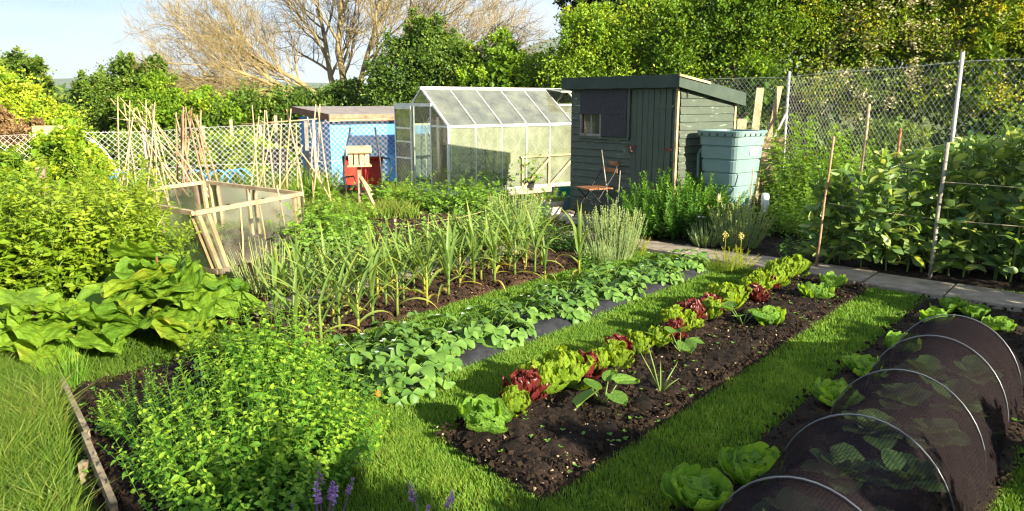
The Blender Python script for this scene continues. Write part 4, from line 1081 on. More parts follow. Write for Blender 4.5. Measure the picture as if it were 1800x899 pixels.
# ---- rhubarb
def rhubarb_leaf(k):
    n_, m_ = 19, 27
    t = np.linspace(0, 1, n_)[:, None]; s = np.linspace(-1, 1, m_)[None]
    w = .50*np.sqrt(np.clip(1 - ((t - .44)/.57)**2, .02, 1))*(1 + .08*np.sin(t*16 + k))
    X = s*w*(1 + .04*np.sin(t*30)); Y = t - .26*np.abs(s)**1.5*(1 - t)
    th = np.arctan2(X, Y + .16); rr_ = np.sqrt(X*X + (Y + .16)**2)
    vein = np.abs(np.sin(th*6.5 + .35*np.sin(rr_*9)))**.6
    Z = .12*np.abs(s)**1.2 - .14*t*t + .055*vein*np.clip(rr_, 0, 1) + .07*np.abs(s)**3*np.sin(t*19 + s*3 + k) + .02*np.sin(s*13 + k)*np.sin(t*17 + k*2)
    v = .42 + .30*(.6 - vein) + .12*rng.normal() + .15*np.abs(s)**4
    return MB().add(np.stack([X, Y, Z + 0*t], -1).reshape(-1, 3), gridF(n_, m_), np.clip(v + 0*t, 0, 1).ravel()).mesh('leaf', M['rhubarb'], True)
RH = [rhubarb_leaf(k*1.7) for k in range(4)]
def rhubarb(label, base, leaves):
    t = thing('rhubarb_plant', label, 'rhubarb', (base[0], base[1], 0))
    for i, (x, y, z, az, el, s) in enumerate(leaves):
        q = A_((x - base[0], y - base[1], z))
        ptube('leaf_stalk', t, M['stalk'], [(rng.normal()*.05, rng.normal()*.05, 0), tuple(q*.55 + A_((0, 0, .06))), tuple(q)], [.016, .013, .010], 6)
        a = math.radians(az)
        leafobj(t, RH[i % 4], q, (math.cos(a)*math.cos(el), math.sin(a)*math.cos(el), math.sin(el)), s*1.0, rng.normal()*.3)
    return t
def rleaves(c, rx, ry, n, s0, s1, hmax):
    """Leaves of one plant: the outer ones low and tipped outwards, the inner ones high."""
    L = []
    for i in range(n):
        a = i*2.39996 + rng.normal()*.2; r = math.sqrt((i + .6)/n)
        L.append((c[0] + (rx*r*.85 - .20)*math.cos(a), c[1] + (ry*r*.85 - .20)*math.sin(a), .14 + (hmax - .14)*(1 - r**1.5) + .06*rng.normal(), math.degrees(a), .25 - .45*r + rng.normal()*.1, s0 + (s1 - s0)*rng.random()))
    return L
rhubarb('big rhubarb plant with broad crinkled leaves before the timber cage', (-2.68, 5.78), rleaves((-2.68, 5.78), .66, .66, 38, .32, .46, .52))
rhubarb('rhubarb plant with yellowing leaves beside the long grass', (-3.35, 5.15), rleaves((-3.35, 5.15), .62, .38, 30, .30, .44, .38))
rhubarb('smaller rhubarb plant at the left edge of the picture', (-4.15, 5.25), rleaves((-4.15, 5.25), .5, .4, 12, .34, .48, .42))

# ---- mint / marjoram clump in front
MINTT = leafT(4, .29, .25, .35, .38)
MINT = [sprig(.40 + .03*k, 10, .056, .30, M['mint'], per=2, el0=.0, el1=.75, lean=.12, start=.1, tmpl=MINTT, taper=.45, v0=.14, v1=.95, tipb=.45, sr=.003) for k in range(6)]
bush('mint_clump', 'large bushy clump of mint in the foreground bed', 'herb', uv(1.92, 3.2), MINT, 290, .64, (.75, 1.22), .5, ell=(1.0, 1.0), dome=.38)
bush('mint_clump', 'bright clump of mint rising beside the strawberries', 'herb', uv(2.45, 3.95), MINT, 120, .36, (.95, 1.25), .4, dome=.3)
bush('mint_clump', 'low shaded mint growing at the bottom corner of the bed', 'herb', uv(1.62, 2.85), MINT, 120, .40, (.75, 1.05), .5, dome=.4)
TARR = [sprig(.32 + .03*k, 20, .034, .13, M['darkherb'], per=3, el0=.4, el1=1.1, lean=.2, start=.1, v0=.2, v1=.75, sr=.002) for k in range(4)]
bush('tarragon_clump', 'fine leaved grey-green tarragon on the soil by the mint', 'herb', (-1.96, 3.91), TARR, 46, .26, (.7, 1.1), .6, dome=.4)
LIL = [sprig(.22, 18, .034, .14, M['mint'], per=3, el0=.4, el1=1.0, lean=.1, start=.1, v0=.7, v1=1.0, sr=.002) for k in range(2)]
bush('yellow_herb', 'sunlit upright sprig beside the shaded tarragon', 'herb', (-2.16, 3.84), LIL, 7, .07, (.9, 1.4), .35)
NET = [sprig(.26, 5, .075, .36, M['potato'], per=2, el0=.1, el1=.5, lean=.1, start=.3, tmpl=leafT(5, .36, .2, .4, .35), v0=.6, v1=1.0, sr=.004)]
bush('nettle', 'pale toothed nettle sprig standing before the mint', 'nettle', (-1.78, 3.46), NET, 2, .03, (.9, 1.1), .3)
SAL = []
for k in range(3):
    mb = MB(); h = .22 + .03*k
    mb.add(*tube([(0, 0, 0), (.01, 0, h*.6), (.015, .01, h)], .0025, 4), .1)
    m_ = 46; zz = h*(.62 + .4*rng.random(m_)); a = rng.random(m_)*6.28
    scatter(mb, DIAM[0], DIAM[1], np.c_[.012 + .004*np.cos(a), .006 + .004*np.sin(a), zz], frames(np.stack([np.cos(a), np.sin(a), .3 + 0*a], -1)), .020*(1.25 - (zz - h*.6)/(h*.5)), rng.random(m_))
    SAL.append(mb.mesh('flower_spike', M['purple']))
for i, (p, n_) in enumerate([((-0.82, 2.95), 9), ((-0.30, 2.87), 3)]):
    bush('salvia_plant', ['purple salvia spikes at the bottom edge beside the mint', 'small purple salvia spikes on the grass at the bottom edge'][i], 'flower', p, SAL, n_, .13 if i == 0 else .08, (.85, 1.15), .35, part='flower_spike')

# ---- broad beans
def bean_leaf(k):
    mb = MB(); tm = leafT(5, .27, .22, .3, .48, .15)
    ds, ps = [], []
    mb.add(*tube([(0, 0, 0), (0, .05, .012), (0, .11, .01)], .0025, 3, False), .4)
    for yy, sd in ((.045, 1), (.05, -1), (.10, 1), (.11, -1))[:4]:
        ds.append((sd*.9, .45, .25)); ps.append((0, yy, .01))
    ds = A_(ds) + rng.normal(size=(4, 3))*A_((.2, .2, .55))
    scatter(mb, tm[0], tm[1], A_(ps), frames(ds, roll=rng.normal(size=4)*.9), .120*(.85 + .3*rng.random(4)), np.clip(.45 + rng.normal(size=4)*.25, 0, 1))
    return mb.mesh('leaf', M['bean'], True)
BL_ = [bean_leaf(k) for k in range(6)]
BST = MB().add(*tube([(0, 0, 0), (.01, 0, .4), (0, .015, .8), (.02, 0, 1.2)], [.011, .010, .008, .004], 4), .4).mesh('stalk', M['stem'])
bi = 0
def bean(label, loc, h, n_=17, group='broad beans behind the paving'):
    t = thing('broad_bean_plant', label, 'bean plant', (loc[0], loc[1], .02), rng.random()*6, group)
    s = h/1.2
    R = nrm(A_((rng.normal()*.07, rng.normal()*.07, 1)))
    xx = nrm(np.cross((0, 1, 0), R)); yy = np.cross(R, xx); RR = np.stack([xx, yy, R], -1)
    obj('stalk', BST, t, mtx=mtx(RR, (0, 0, 0), s))
    for i in range(n_):
        f = .08 + .92*i/(n_ - 1); a = i*2.6 + rng.normal()*.3; e = .15 + .9*f**3 + rng.normal()*.15
        d = (math.cos(a)*math.cos(e), math.sin(a)*math.cos(e), math.sin(e))
        leafobj(t, BL_[i % 6], RR @ A_((0, 0, h*f)), d, (1.2 - .25*f)*(.85 + .3*rng.random()), rng.normal()*.3)
    return t
for i, v in enumerate(np.arange(2.75, -.6, -.19)):
    bean('%s broad bean plant from the shed end of the front row' % ORD[i], uv(8.66 + .012*i + rng.normal()*.04, v + rng.normal()*.04), .78 + .055*i + .08*rng.random(), 34)
for r_, uu in enumerate((8.95, 9.25, 9.6)):
    for i, v in enumerate(np.arange(2.2 - .1*r_, -.85, -.24)):
        bean('%s broad bean plant from the shed end of the %s row' % (ORD[i], ('second', 'third', 'fourth')[r_]), uv(uu + rng.normal()*.05, v + rng.normal()*.05), 1.05 + .062*i + .1*rng.random(), 20)

# ---- kale under the net
def kale_leaf(k):
    n_, m_ = 8, 9
    t = np.linspace(0, 1, n_)[:, None]; s = np.linspace(-1, 1, m_)[None]
    w = .10 + .32*np.sin(np.clip((t - .25)/.75, 0, 1)*PI)**.6
    X = s*w*(1 + .08*np.sin(t*18 + k)); Z = .3*t - .45*t*t + .04*np.abs(s)*np.sin(t*14 + k + s*3) + .12*np.abs(s)*w
    return MB().add(np.stack([X, t + 0*s, Z + 0*s], -1).reshape(-1, 3), gridF(n_, m_), np.clip(.5 + .2*np.abs(s) - .3*(np.abs(s) < .1) + 0*t, 0, 1).ravel()).mesh('leaf', M['kale'], True)
KL = [kale_leaf(k*2.1) for k in range(3)]
for i, (u, v) in enumerate([(2.45, .90), (2.5, .66), (2.95, .92), (3.05, .66), (3.5, .90), (3.62, .66), (4.1, .92), (4.2, .66), (4.65, .92), (4.8, .66), (5.2, .90), (5.35, .66)]):
    t = thing('cabbage_plant', '%s cabbage from the camera on the %s side under the net' % (ORD[i//2], ('lettuce', 'grass')[i % 2]), 'cabbage', (*uv(u, v), .04), rng.random()*6, 'cabbages under the net')
    for k in range(13):
        a = k*2.4; e = .2 + .9*k/13
        leafobj(t, KL[k % 3], (0, 0, .03), (math.cos(a)*math.cos(e), math.sin(a)*math.cos(e), math.sin(e)), .165*(.8 + .35*rng.random()), rng.normal()*.2)

# ---- net tunnel
tn = thing('net_tunnel', 'black net tunnel over white wire hoops covering the cabbages', 'tunnel', (*uv(2.0, .77), 0), RA)
TR, TH = .37, .45
hp = [-.1, .60, 1.33, 2.06, 2.80, 3.36]
for x in hp:
    a = np.linspace(-.05, PI + .05, 26)
    ptube('hoop', tn, M['wirehoop'], np.stack([0*a + x, TR*1.015*np.cos(a), TH*1.015*np.sin(a) + .02], -1), .0042, 6)
xs = np.linspace(-.5, 4.15, 90); a = np.linspace(0, PI, 37)
X, Aa = np.meshgrid(xs, a, indexing='ij')
dh = np.min(np.abs(X[..., None] - A_(hp)), -1)
sag = 1 - .045*np.clip(dh/.35, 0, 1)**1.3*(.5 + np.sin(Aa)) + .026*(vnoise(X*9 + Aa*2, Aa*4, 4) - .5)*np.clip(dh/.1, 0, 1)
end = np.clip((4.15 - X)/.75, 0, 1)**.6
sk = 1 + .18*np.clip(1 - np.sin(Aa)*2.5, 0, 1)*vnoise(X*6, Aa*0, 9)
MB().add(np.stack([X, TR*np.cos(Aa)*sag*sk, TH*np.sin(Aa)*sag*end + .015], -1).reshape(-1, 3), gridF(90, 37), (Aa/PI).ravel()).build('net', M['net'], tn, smooth=True)

# ---- herbs and rows further back
def wisps(h, n_, sp, mat, ll=.02, spike=True, seed=0, name='foliage', base=.35, r0=.12):
    """Lavender: many thin grey stems with narrow leaves and a spike of buds."""
    mb = MB(); tm = (A_([[-.08, 0, 0], [.08, 0, 0], [0, 1, 0]]), np.array([[0, 1, 2]]))
    for i in range(n_):
        a = rng.random()*2*PI; r = math.sqrt(rng.random()); tl = sp*r*(.6 + .6*rng.random())
        b = A_((math.cos(a)*r*r0, math.sin(a)*r*r0, 0.02))
        d = A_((math.cos(a)*math.sin(tl), math.sin(a)*math.sin(tl), math.cos(tl))); L = h*(.65 + .45*rng.random())*(1 - .2*r)
        tipd = nrm(d + A_((0, 0, .35)))
        P = A_([b, b + d*L*.5, b + d*L*.5 + tipd*L*.5])
        mb.add(*tube(P, [.0035, .003, .002], 3, False), .45 + .4*rng.random())
        m_ = 16; f = rng.random(m_)*base*1.6 + .05
        pp = b + (d*L)[None]*f[:, None]
        scatter(mb, *tm, pp, frames(d[None] + sph(m_)*.7), ll*(1 + rng.random(m_)), np.clip(.3 + rng.random(m_)*.4, 0, 1))
        if spike:
            m_ = 12; f = .82 + .2*rng.random(m_)
            pp = P[1] + (P[2] - P[1])*((f - .5)*2)[:, None]
            scatter(mb, DIAM[0], DIAM[1], pp, frames(tipd[None] + sph(m_)*.8), ll*.75, np.clip(.6 + rng.random(m_)*.4, 0, 1))
    return mb.mesh(name, M[mat])
def wispbush(label, loc, h, n_, sp, mat='lavender', **k):
    t = thing('lavender_bush', label, 'lavender', (loc[0], loc[1], 0))
    tag(obj('foliage', wisps(h, n_, sp, mat, **k), t), None, kind='stuff')
    return t
wispbush('silvery lavender with long upright stems at the end of the grass strip', (1.18, 8.70), .64, 200, .45, ll=.03, r0=.22)
wispbush('pale lavender in front of the greenhouse beside the pot', (0.04, 9.80), .70, 150, .5, ll=.03, r0=.2)
wispbush('grey lavender in the shade beside the paving and dark bush', (2.80, 9.22), .62, 130, .6, ll=.035, r0=.2)
wispbush('small grey tuft of lavender under the dark green bush', (2.41, 9.33), .34, 80, .7, ll=.035, spike=False, r0=.12)
wispbush('grey tuft of pinks at the foot of the silvery lavender', (0.94, 8.23), .30, 90, .8, ll=.04, spike=False, r0=.12)
wispbush('grey-green tuft beside the near corner of the timber cage', (-2.26, 6.98), .55, 120, .5, ll=.04, spike=False, r0=.24)
wispbush('wispy seedheads between lavender and shed door', (2.07, 10.95), .62, 60, .35, ll=.03, r0=.15)
DK = [sprig(.70 + .05*k, 20, .10, .17, M['darkherb'], per=3, el0=.3, el1=1.1, lean=.12, start=.12, v0=.12, v1=.7, sr=.004) for k in range(4)]
bush('phlox_bush', 'dense dark green leafy bush before the shed door', 'bush', (2.22, 10.10), DK, 150, .66, (.85, 1.12), .5, dome=.3, ell=(1.1, .8))
bush('phlox_bush', 'lower dark green bush between the first bush and the water tank', 'bush', (2.70, 9.84), DK, 46, .38, (.55, .72), .4, dome=.3)
GD = [sprig(.25, 14, .03, .18, M['golden'], per=3, el0=.3, el1=1.0, lean=.2, start=.1, v0=.0, v1=.5, sr=.002) for k in range(3)]
bush('golden_herb', 'feathery yellow-green herb with yellow flowers beside the paving', 'herb', (2.38, 8.01), GD, 60, .24, (.75, 1.1), .6, dome=.4)
for i, p in enumerate([(2.41, 8.48), (2.57, 8.42)]):
    mb = MB(); m_ = 60
    scatter(mb, DIAM[0], DIAM[1], np.c_[rng.normal(size=(m_, 2))*.016, .30 + rng.normal(size=m_)*.02], frames(sph(m_)), .016, rng.random(m_))
    mb.add(*tube([(0, 0, 0), (.005, 0, .3)], .002, 4, False), .2)
    tag(mb.build('yellow_flower', M['yellowflower'], loc=(*p, .02)), ['pale yellow flower head on the herb, the one nearer the lavender', 'pale yellow flower head on the herb, the one nearer the beans'][i], 'flower', 'yellow flower heads')
bush('golden_herb', 'bright golden tuft at the foot of the silvery lavender', 'herb', (1.46, 8.80), GD, 26, .14, (.8, 1.2), .5)
ROS = [sprig(.5, 26, .035, .10, M['potato'], per=4, el0=.5, el1=1.1, lean=.1, start=.05, v0=.2, v1=.9, sr=.004) for k in range(3)]
bush('rosemary_bush', 'upright bright green rosemary behind the lavender by the pot', 'herb', (0.29, 11.05), ROS, 26, .22, (.8, 1.15), .35)
POTT = leafT(3, .33, .2, .3, .45, .1)
PO = [sprig(.40 + .03*k, 6, .085, .33, M['potato'], per=1, el0=.2, el1=.8, lean=.2, start=.15, tmpl=POTT, comp=2, pet=.16, sr=.005, v0=.25, v1=.85) for k in range(4)]
PEA = [sprig(.48 + .03*k, 9, .06, .40, M['strawberry'], per=2, el0=.2, el1=.8, lean=.15, start=.1, tmpl=leafT(3, .40, .25, .2, .45, .2), comp=0, sr=.003, v0=.4, v1=1.0) for k in range(4)]
NPOT = [((-2.40, 8.87), 'leafy potato plant beside the right side of the timber cage', .3), ((-2.03, 8.87), 'leafy potato plant before the bare soil patch', .28), ((-2.77, 10.95), 'potato plant at the far corner of the timber cage', .3), ((-2.08, 9.80), 'potato plant behind the bare soil patch', .28),
        ((-2.27, 12.58), 'potato plant below the bird house post', .28), ((-1.89, 12.58), 'potato plant before the greenhouse doorway, left one', .28), ((-1.50, 12.45), 'potato plant before the greenhouse doorway, right one', .28), ((-1.10, 12.19), 'potato plant by the greenhouse corner', .28),
        ((-0.73, 12.07), 'potato plant before the first greenhouse side pane', .28), ((-0.37, 11.77), 'potato plant before the second greenhouse side pane', .28), ((-3.03, 13.43), 'potato plant under the cane row near the blue shed', .3), ((-2.78, 14.23), 'potato plant under the red wheelbarrow', .3), ((-0.70, 13.28), 'low plant against the greenhouse base', .26), ((-0.29, 12.99), 'low plant at the middle of the greenhouse base', .26)]
for i, (p, lab, r) in enumerate(NPOT): bush('potato_plant', lab, 'potato', p, PO, 20, r, (.85, 1.2), .55, 'potatoes before the greenhouse', dome=.35)
for i, (u, v) in enumerate([(4.3, 6.05), (4.75, 6.1), (5.2, 6.1), (5.65, 6.12), (6.1, 6.12), (6.55, 6.15), (7.0, 6.15), (7.45, 6.2), (7.9, 6.2)]):
    bush('pea_plant', '%s pea plant from the near end of the row behind the garlic' % ORD[i], 'pea plant', uv(u, v), PEA, 24, .26, (.9, 1.2), .5, 'peas behind the garlic')
PAR = [sprig(.32, 8, .045, .34, M['darkherb'], per=2, el0=.2, el1=.9, lean=.2, start=.2, tmpl=leafT(3, .4, .3, .2), comp=1, pet=.08, sr=.003, v0=.3, v1=.8) for k in range(3)]
bush('parsley_clump', 'low green parsley between the garlic and the silvery lavender', 'herb', (0.60, 9.22), PAR, 44, .32, (.7, 1.0), .6)
bush('parsley_clump', 'small parsley seedling at the end of the garlic bed', 'herb', (0.84, 8.01), PAR, 8, .08, (.5, .7), .6)
bush('celery_plant', 'pale green leafy vegetable in the bed beside the beans', 'vegetable', (3.56, 10.23), PO, 22, .28, (.7, .95), .55)
bush('celery_plant', 'small green weed at the corner post of the beans', 'weed', (3.26, 8.54), PAR, 16, .18, (.6, 1.0), .6)
"""wild plants behind the tank and along the tall fence"""
CMF = [sprig(1.0 + .08*k, 13, .15, .24, M['potato'], per=2, el0=.1, el1=.8, lean=.2, start=.1, v0=.3, v1=1.0, sr=.006) for k in range(4)]
for i, (p, n_, r, hv) in enumerate([((4.6, 12.0), 60, .6, (1.0, 1.4)), ((4.25, 10.9), 50, .55, (.6, .95)), ((5.0, 11.2), 50, .5, (.9, 1.2)), ((3.95, 10.0), 40, .45, (.4, .7))]):
    bush('comfrey_clump', ['tall wild leafy clump right of the water tank', 'low wild leafy clump before the water tank and beans', 'wild leafy clump against the tall fence beside two stakes', 'low leafy weeds at the near foot of the water tank'][i], 'weed', p, CMF, n_, r, hv, .4)

# ================================================================== GARDEN OBJECTS
# cane frames
def caneset(name, label, canes, mat, ties=(), cat='cane frame', r=.011):
    p0 = A_(canes[0][0]); t = thing(name, label, cat, (p0[0], p0[1], 0))
    o_ = A_((p0[0], p0[1], 0))
    for P, Q in canes:
        P, Q = A_(P) - o_, A_(Q) - o_
        mid = (P + Q)/2 + rng.normal(size=3)*.02
        ptube('cane', t, mat, [P, mid, Q], [r*1.15, r, r*.75], 6)
    for T in ties: ptube('twine', t, M['twine'], A_(T) - o_, .005, 4)
    return t
def cn(x0, y0, Y0, x1, y1, Y1):
    """cane from a foot on the ground to a tip; both given in metres further below"""
    return None
caneset('bean_cane_frame', 'open frame of crossed bamboo canes at the left before the low fence', [
    ((-5.07, 12.30, 0.04), (-6.50, 12.60, 1.84)), ((-6.50, 12.60, -0.00), (-6.33, 12.50, 1.87)), ((-4.76, 12.40, 0.03), (-6.24, 12.40, 1.85)), ((-6.23, 12.20, 0.05), (-6.19, 12.60, 1.81)),
    ((-5.46, 12.10, 0.07), (-6.04, 12.50, 1.71)), ((-4.56, 12.00, 0.08), (-6.09, 12.70, 1.81)), ((-6.05, 12.60, -0.00), (-5.88, 12.50, 1.82)), ((-5.46, 12.50, 0.01), (-5.77, 12.40, 1.72)),
    ((-5.83, 12.00, 0.08), (-5.65, 12.30, 1.78)), ((-5.55, 12.30, 0.04), (-5.76, 12.30, 1.61)),
    ((-6.26, 12.70, -0.02), (-6.29, 12.60, 1.76)), ((-5.45, 12.70, -0.02), (-6.23, 12.60, 1.73)), ((-6.38, 12.20, 0.05), (-6.08, 12.50, 1.69)), ((-5.64, 12.00, 0.08), (-5.74, 12.40, 1.75)), ((-5.07, 12.60, -0.00), (-5.83, 12.40, 1.69)), ((-5.92, 12.80, -0.03), (-6.01, 12.60, 1.64))], M['cane'],
    [[(-6.52, 12.50, 1.54), (-6.17, 12.50, 1.49), (-5.79, 12.40, 1.46)]])
caneset('hazel_wigwam', 'bundle of brown hazel sticks tied into a wigwam', [
    ((-5.72, 13.00, 0.21), (-5.67, 13.10, 1.62)), ((-5.56, 12.80, 0.23), (-5.50, 13.00, 1.71)), ((-5.47, 12.80, 0.23), (-5.50, 13.10, 1.71)), ((-5.28, 12.70, 0.24), (-5.69, 13.10, 1.59)), ((-5.05, 12.60, 0.25), (-5.51, 13.10, 1.69)),
    ((-4.93, 12.60, 0.25), (-5.45, 13.10, 1.63)), ((-4.83, 12.60, 0.32), (-5.34, 13.00, 1.59)), ((-5.27, 12.90, 0.22), (-5.25, 13.10, 1.66)), ((-5.56, 12.70, 0.24), (-5.40, 13.10, 1.69)), ((-5.46, 12.70, 0.24), (-5.58, 13.10, 1.59)), ((-5.12, 13.00, 0.21), (-5.29, 13.00, 1.57))], M['hazel'],
    [[(-5.70, 13.10, 1.51), (-5.49, 13.10, 1.52), (-5.24, 13.00, 1.46)]], r=.016)
caneset('bean_cane_frame', 'row of paired bamboo canes with a cross rail near the blue shed', [
    ((-4.33, 12.40, 0.03), (-4.05, 12.40, 1.56)), ((-4.00, 12.00, 0.08), (-4.18, 12.50, 1.73)), ((-4.01, 12.40, 0.03), (-3.95, 12.40, 1.66)), ((-3.77, 12.10, 0.07), (-3.96, 12.50, 1.65)),
    ((-3.69, 12.40, -0.00), (-3.53, 12.40, 1.68)), ((-3.27, 12.00, 0.06), (-3.63, 12.50, 1.67)), ((-3.25, 12.40, -0.00), (-3.13, 12.40, 1.75)), ((-2.85, 12.00, 0.06), (-3.10, 12.40, 1.69)), ((-3.21, 12.10, 0.07), (-3.09, 12.50, 1.75)),
    ((-4.38, 12.50, 1.43), (-3.10, 12.40, 1.52)), ((-3.56, 12.60, -0.03), (-3.49, 12.50, 1.47)), ((-4.35, 12.70, -0.02), (-3.84, 12.50, 1.47)), ((-3.69, 12.00, 0.06), (-3.72, 12.50, 1.53)), ((-3.13, 12.60, -0.03), (-3.30, 12.50, 1.55)), ((-2.84, 12.20, 0.09), (-3.55, 12.40, 1.20)), ((-3.75, 12.30, 0.43), (-3.40, 12.50, 1.10))], M['cane'],
    [[(-4.06, 12.40, 1.50), (-3.94, 12.40, 1.45)], [(-3.57, 12.40, 1.48), (-3.55, 12.40, 1.46)], [(-3.14, 12.40, 1.53), (-3.10, 12.40, 1.51)]])
for i, (p, q, lab) in enumerate([((-2.92, 8.10, -0.08), (-2.98, 8.30, 0.68), 'bamboo cane nearest the corner stud of the timber cage'), ((-2.88, 8.80, -0.02), (-2.90, 8.70, 0.63), 'bamboo cane leaning at the middle of the timber cage'), ((-2.78, 9.30, 0.06), (-2.81, 9.10, 0.81), 'tall bamboo cane at the right part of the timber cage')]):
    t = thing('bamboo_cane', lab, 'cane', (p[0], p[1], 0), 0, 'canes leaning on the timber cage')
    ptube('cane', t, M['cane'], [(0, 0, 0.0), tuple((A_(q) - A_(p))*.5 + A_((.008, 0, p[2]*.5))), (q[0] - p[0], q[1] - p[1], q[2])], [.011, .010, .008], 6)
    MB().add(*tube([(0, 0, -.01), (0, 0, .02)], .013, 6)).build('node', M['hazel'], t)

# stakes and strings round the beans
def stake(label, p, h, r, lean, mat):
    t = thing('bean_stake', label, 'stake', (p[0], p[1], 0), 0, 'stakes round the beans')
    k = 5
    ptube('shaft', t, M[mat], [(lean[0]*f + .006*math.sin(f*9), lean[1]*f, h*f) for f in np.linspace(0, 1, k)], [r]*k, 8)
    MB().add(*lathe([(0, .02), (r*.8, .015), (r*1.12, 0), (r*1.08, -.03)], 8)).build('cap', M[mat], t, loc=(lean[0], lean[1], h))
    return t
stake('dark thin stake at the shed end corner of the beans', (3.31, 8.12), 1.42, .013, (.10, .05), 'hazel')
stake('thick grey stake standing in front of the beans by the paving', (4.29, 7.63), 1.38, .020, (.04, .02), 'greywood')
stake('pale wooden stake behind the beans, the taller one before the fence', (4.52, 9.9), 1.75, .019, (.03, .0), 'wood')
stake('short brown stake behind the beans before the fence', (4.80, 9.6), 1.45, .018, (.03, .0), 'brownwood')
for i, (a, b, lab) in enumerate([((4.36, 7.66, 1.0), (6.1, 6.0, 1.02), 'string tied across the front of the beans, upper one'), ((4.36, 7.66, .62), (6.1, 6.0, .68), 'string tied across the front of the beans, lower one'), ((3.42, 8.2, .72), (4.35, 7.68, .62), 'string between the two front stakes of the beans')]):
    mid = (A_(a) + A_(b))/2 - A_((0, 0, .02))
    tag(MB().add(*tube([a, mid, b], .004, 4)).build('bean_string', M['twine']), lab, 'string', 'strings round the beans')
tag(MB().add(*tube([(*uv(5.6, 6.3), .42), (*uv(6.8, 6.4), .40), (*uv(8.2, 6.5), .45)], .003, 4)).build('pea_string', M['twine']), 'taut string running along the pea row behind the garlic', 'string')
t = thing('pea_stick', 'short reddish stick at the near end of the pea string', 'stick', (*uv(5.6, 6.3), 0)); ptube('shaft', t, M['rust'], [(0, 0, 0), (.01, 0, .55)], .009, 6); ptube('knot', t, M['twine'], [(0, 0, .49), (.01, 0, .52)], .014, 6)

# wooden edging board by the long grass
e0, e1 = A_((-2.84, 4.54)), A_((-1.70, 2.98))
t = thing('edging_board', 'weathered wooden edging board between long grass and the near bed', 'board', (e0[0], e0[1], 0))
d = np.r_[e1 - e0, 0]
pbeam('board', t, M['oldwood'], (0, 0, .055), tuple(d*.55 + A_((.012, .006, .055))), .028, .15)
pbeam('board', t, M['oldwood'], tuple(d*.552 + A_((.0, .0, .05))), tuple(d + A_((0, 0, .045))), .028, .15)
for f in (.1, .72): pbeam('peg', t, M['oldwood'], tuple(d*f + A_((-.04, -.02, -.05))), tuple(d*f + A_((-.045, -.02, .10))), .04, .03, (1, 0, 0))

# folding chair
ch = thing('folding_chair', 'folding garden chair with brown slats and black frame by the shed', 'chair', (1.20, 11.12, .13), math.radians(205))
for k in range(5): pbox('seat_slat', ch, M['brownwood'], -.20 + k*.082, -.128 + k*.082, -.20, .20, .42, .438)
for k, (x, zz) in enumerate(((-.245, .68), (-.275, .78))): MB().add(*beam((x, -.21, zz), (x - .01, .21, zz), .016, .062)).build('back_slat', M['brownwood'], ch)
for s in (-.19, .19):
    ptube('back_leg', ch, M['black'], [(.22, s, .0), (.0, s, .33), (-.22, s, .64), (-.29, s, .82)], .010, 6)
    ptube('front_leg', ch, M['black'], [(-.24, s*.9, .0), (.0, s*.9, .24), (.17, s*.9, .41)], .010, 6)
for x, zz in ((.2, .03), (-.22, .03)): ptube('cross_bar', ch, M['black'], [(x, -.18, zz), (x, .18, zz)], .008, 6)
for i, (p, q, lab) in enumerate([((1.42, 10.85, 0.41), (1.31, 11.22, 1.10), 'thin stick leaning against the shed behind the chair'), ((1.44, 10.60, 0.46), (1.51, 10.65, 0.85), 'pale stick beside the back of the folding chair')]):
    t = thing('leaning_stick', lab, 'stick', (p[0], p[1], 0)); ptube('shaft', t, M['greywood'], [(0, 0, 0), ((q[0]-p[0])/2 + .01, (q[1]-p[1])/2, q[2]/2), (q[0]-p[0], q[1]-p[1], q[2])], [.009, .009, .007], 6); MB().add(*tube([(0, 0, -.01), (0, 0, .03)], .012, 6)).build('tip', M['oldwood'], t)

slab([(.78, 10.95), (1.35, 10.6), (1.62, 11.0), (1.02, 11.5)], .128, steps)
# pots and tubs
def pot(name, label, loc, mat, prof, z=0.0, n=24):
    t = thing(name, label, 'pot', (loc[0], loc[1], z))
    MB().add(*lathe(prof, n)).build('body', M[mat], t, smooth=False)
    r, zz = prof[-1]
    MB().add(*lathe([(r - .004, zz - .05), (.001, zz - .045)], n)).build('compost', M['soil'], t)
    return t
pr_ = [(0, 0), (.13, 0), (.145, .06), (.150, .062), (.150, .072), (.146, .075), (.158, .14), (.163, .142), (.163, .152), (.159, .155), (.170, .21), (.186, .212), (.19, .26), (.175, .262), (.165, .2)]
pot('plant_pot', 'ribbed limewashed pot of dry stems before the shed corner', (0.62, 11.75), 'pot', pr_, .03)
slab([(.25, 11.4), (1.0, 11.35), (1.05, 12.0), (.3, 12.05)], .03, steps)
DRY = [sprig(.26, 12, .07, .16, M['brownleaf'], per=2, el0=.2, el1=1.0, lean=.3, start=.1, v0=.3, v1=1.0, sr=.004) for k in range(2)]
SUC = [sprig(.22, 12, .07, .18, M['potato'], per=3, el0=.3, el1=1.0, lean=.2, start=.1, v0=.5, v1=1.0, sr=.004) for k in range(2)]
bush('potted_plant', 'dry brown and green shoots growing from the limewashed pot', 'plant', (0.62, 11.75), [DRY[0], SUC[0], SUC[1]], 14, .15, (.7, 1.15), .7, z=.24)
bush('alpine_plant', 'small red and green rosette plants beside the limewashed pot', 'plant', (1.0, 11.55), [DRY[1], SUC[0]], 12, .16, (.4, .6), .8)
pot('plant_tub', 'round blue-grey tub standing against the shed corner', (.93, 12.85), 'bluegrey', [(0, 0), (.17, 0), (.20, .20), (.215, .205), (.215, .24), (.20, .242), (.185, .18)])
t = thing('teal_crate', 'teal plastic crate on top of the blue-grey tub', 'crate', (.90, 12.9, .20), .4)
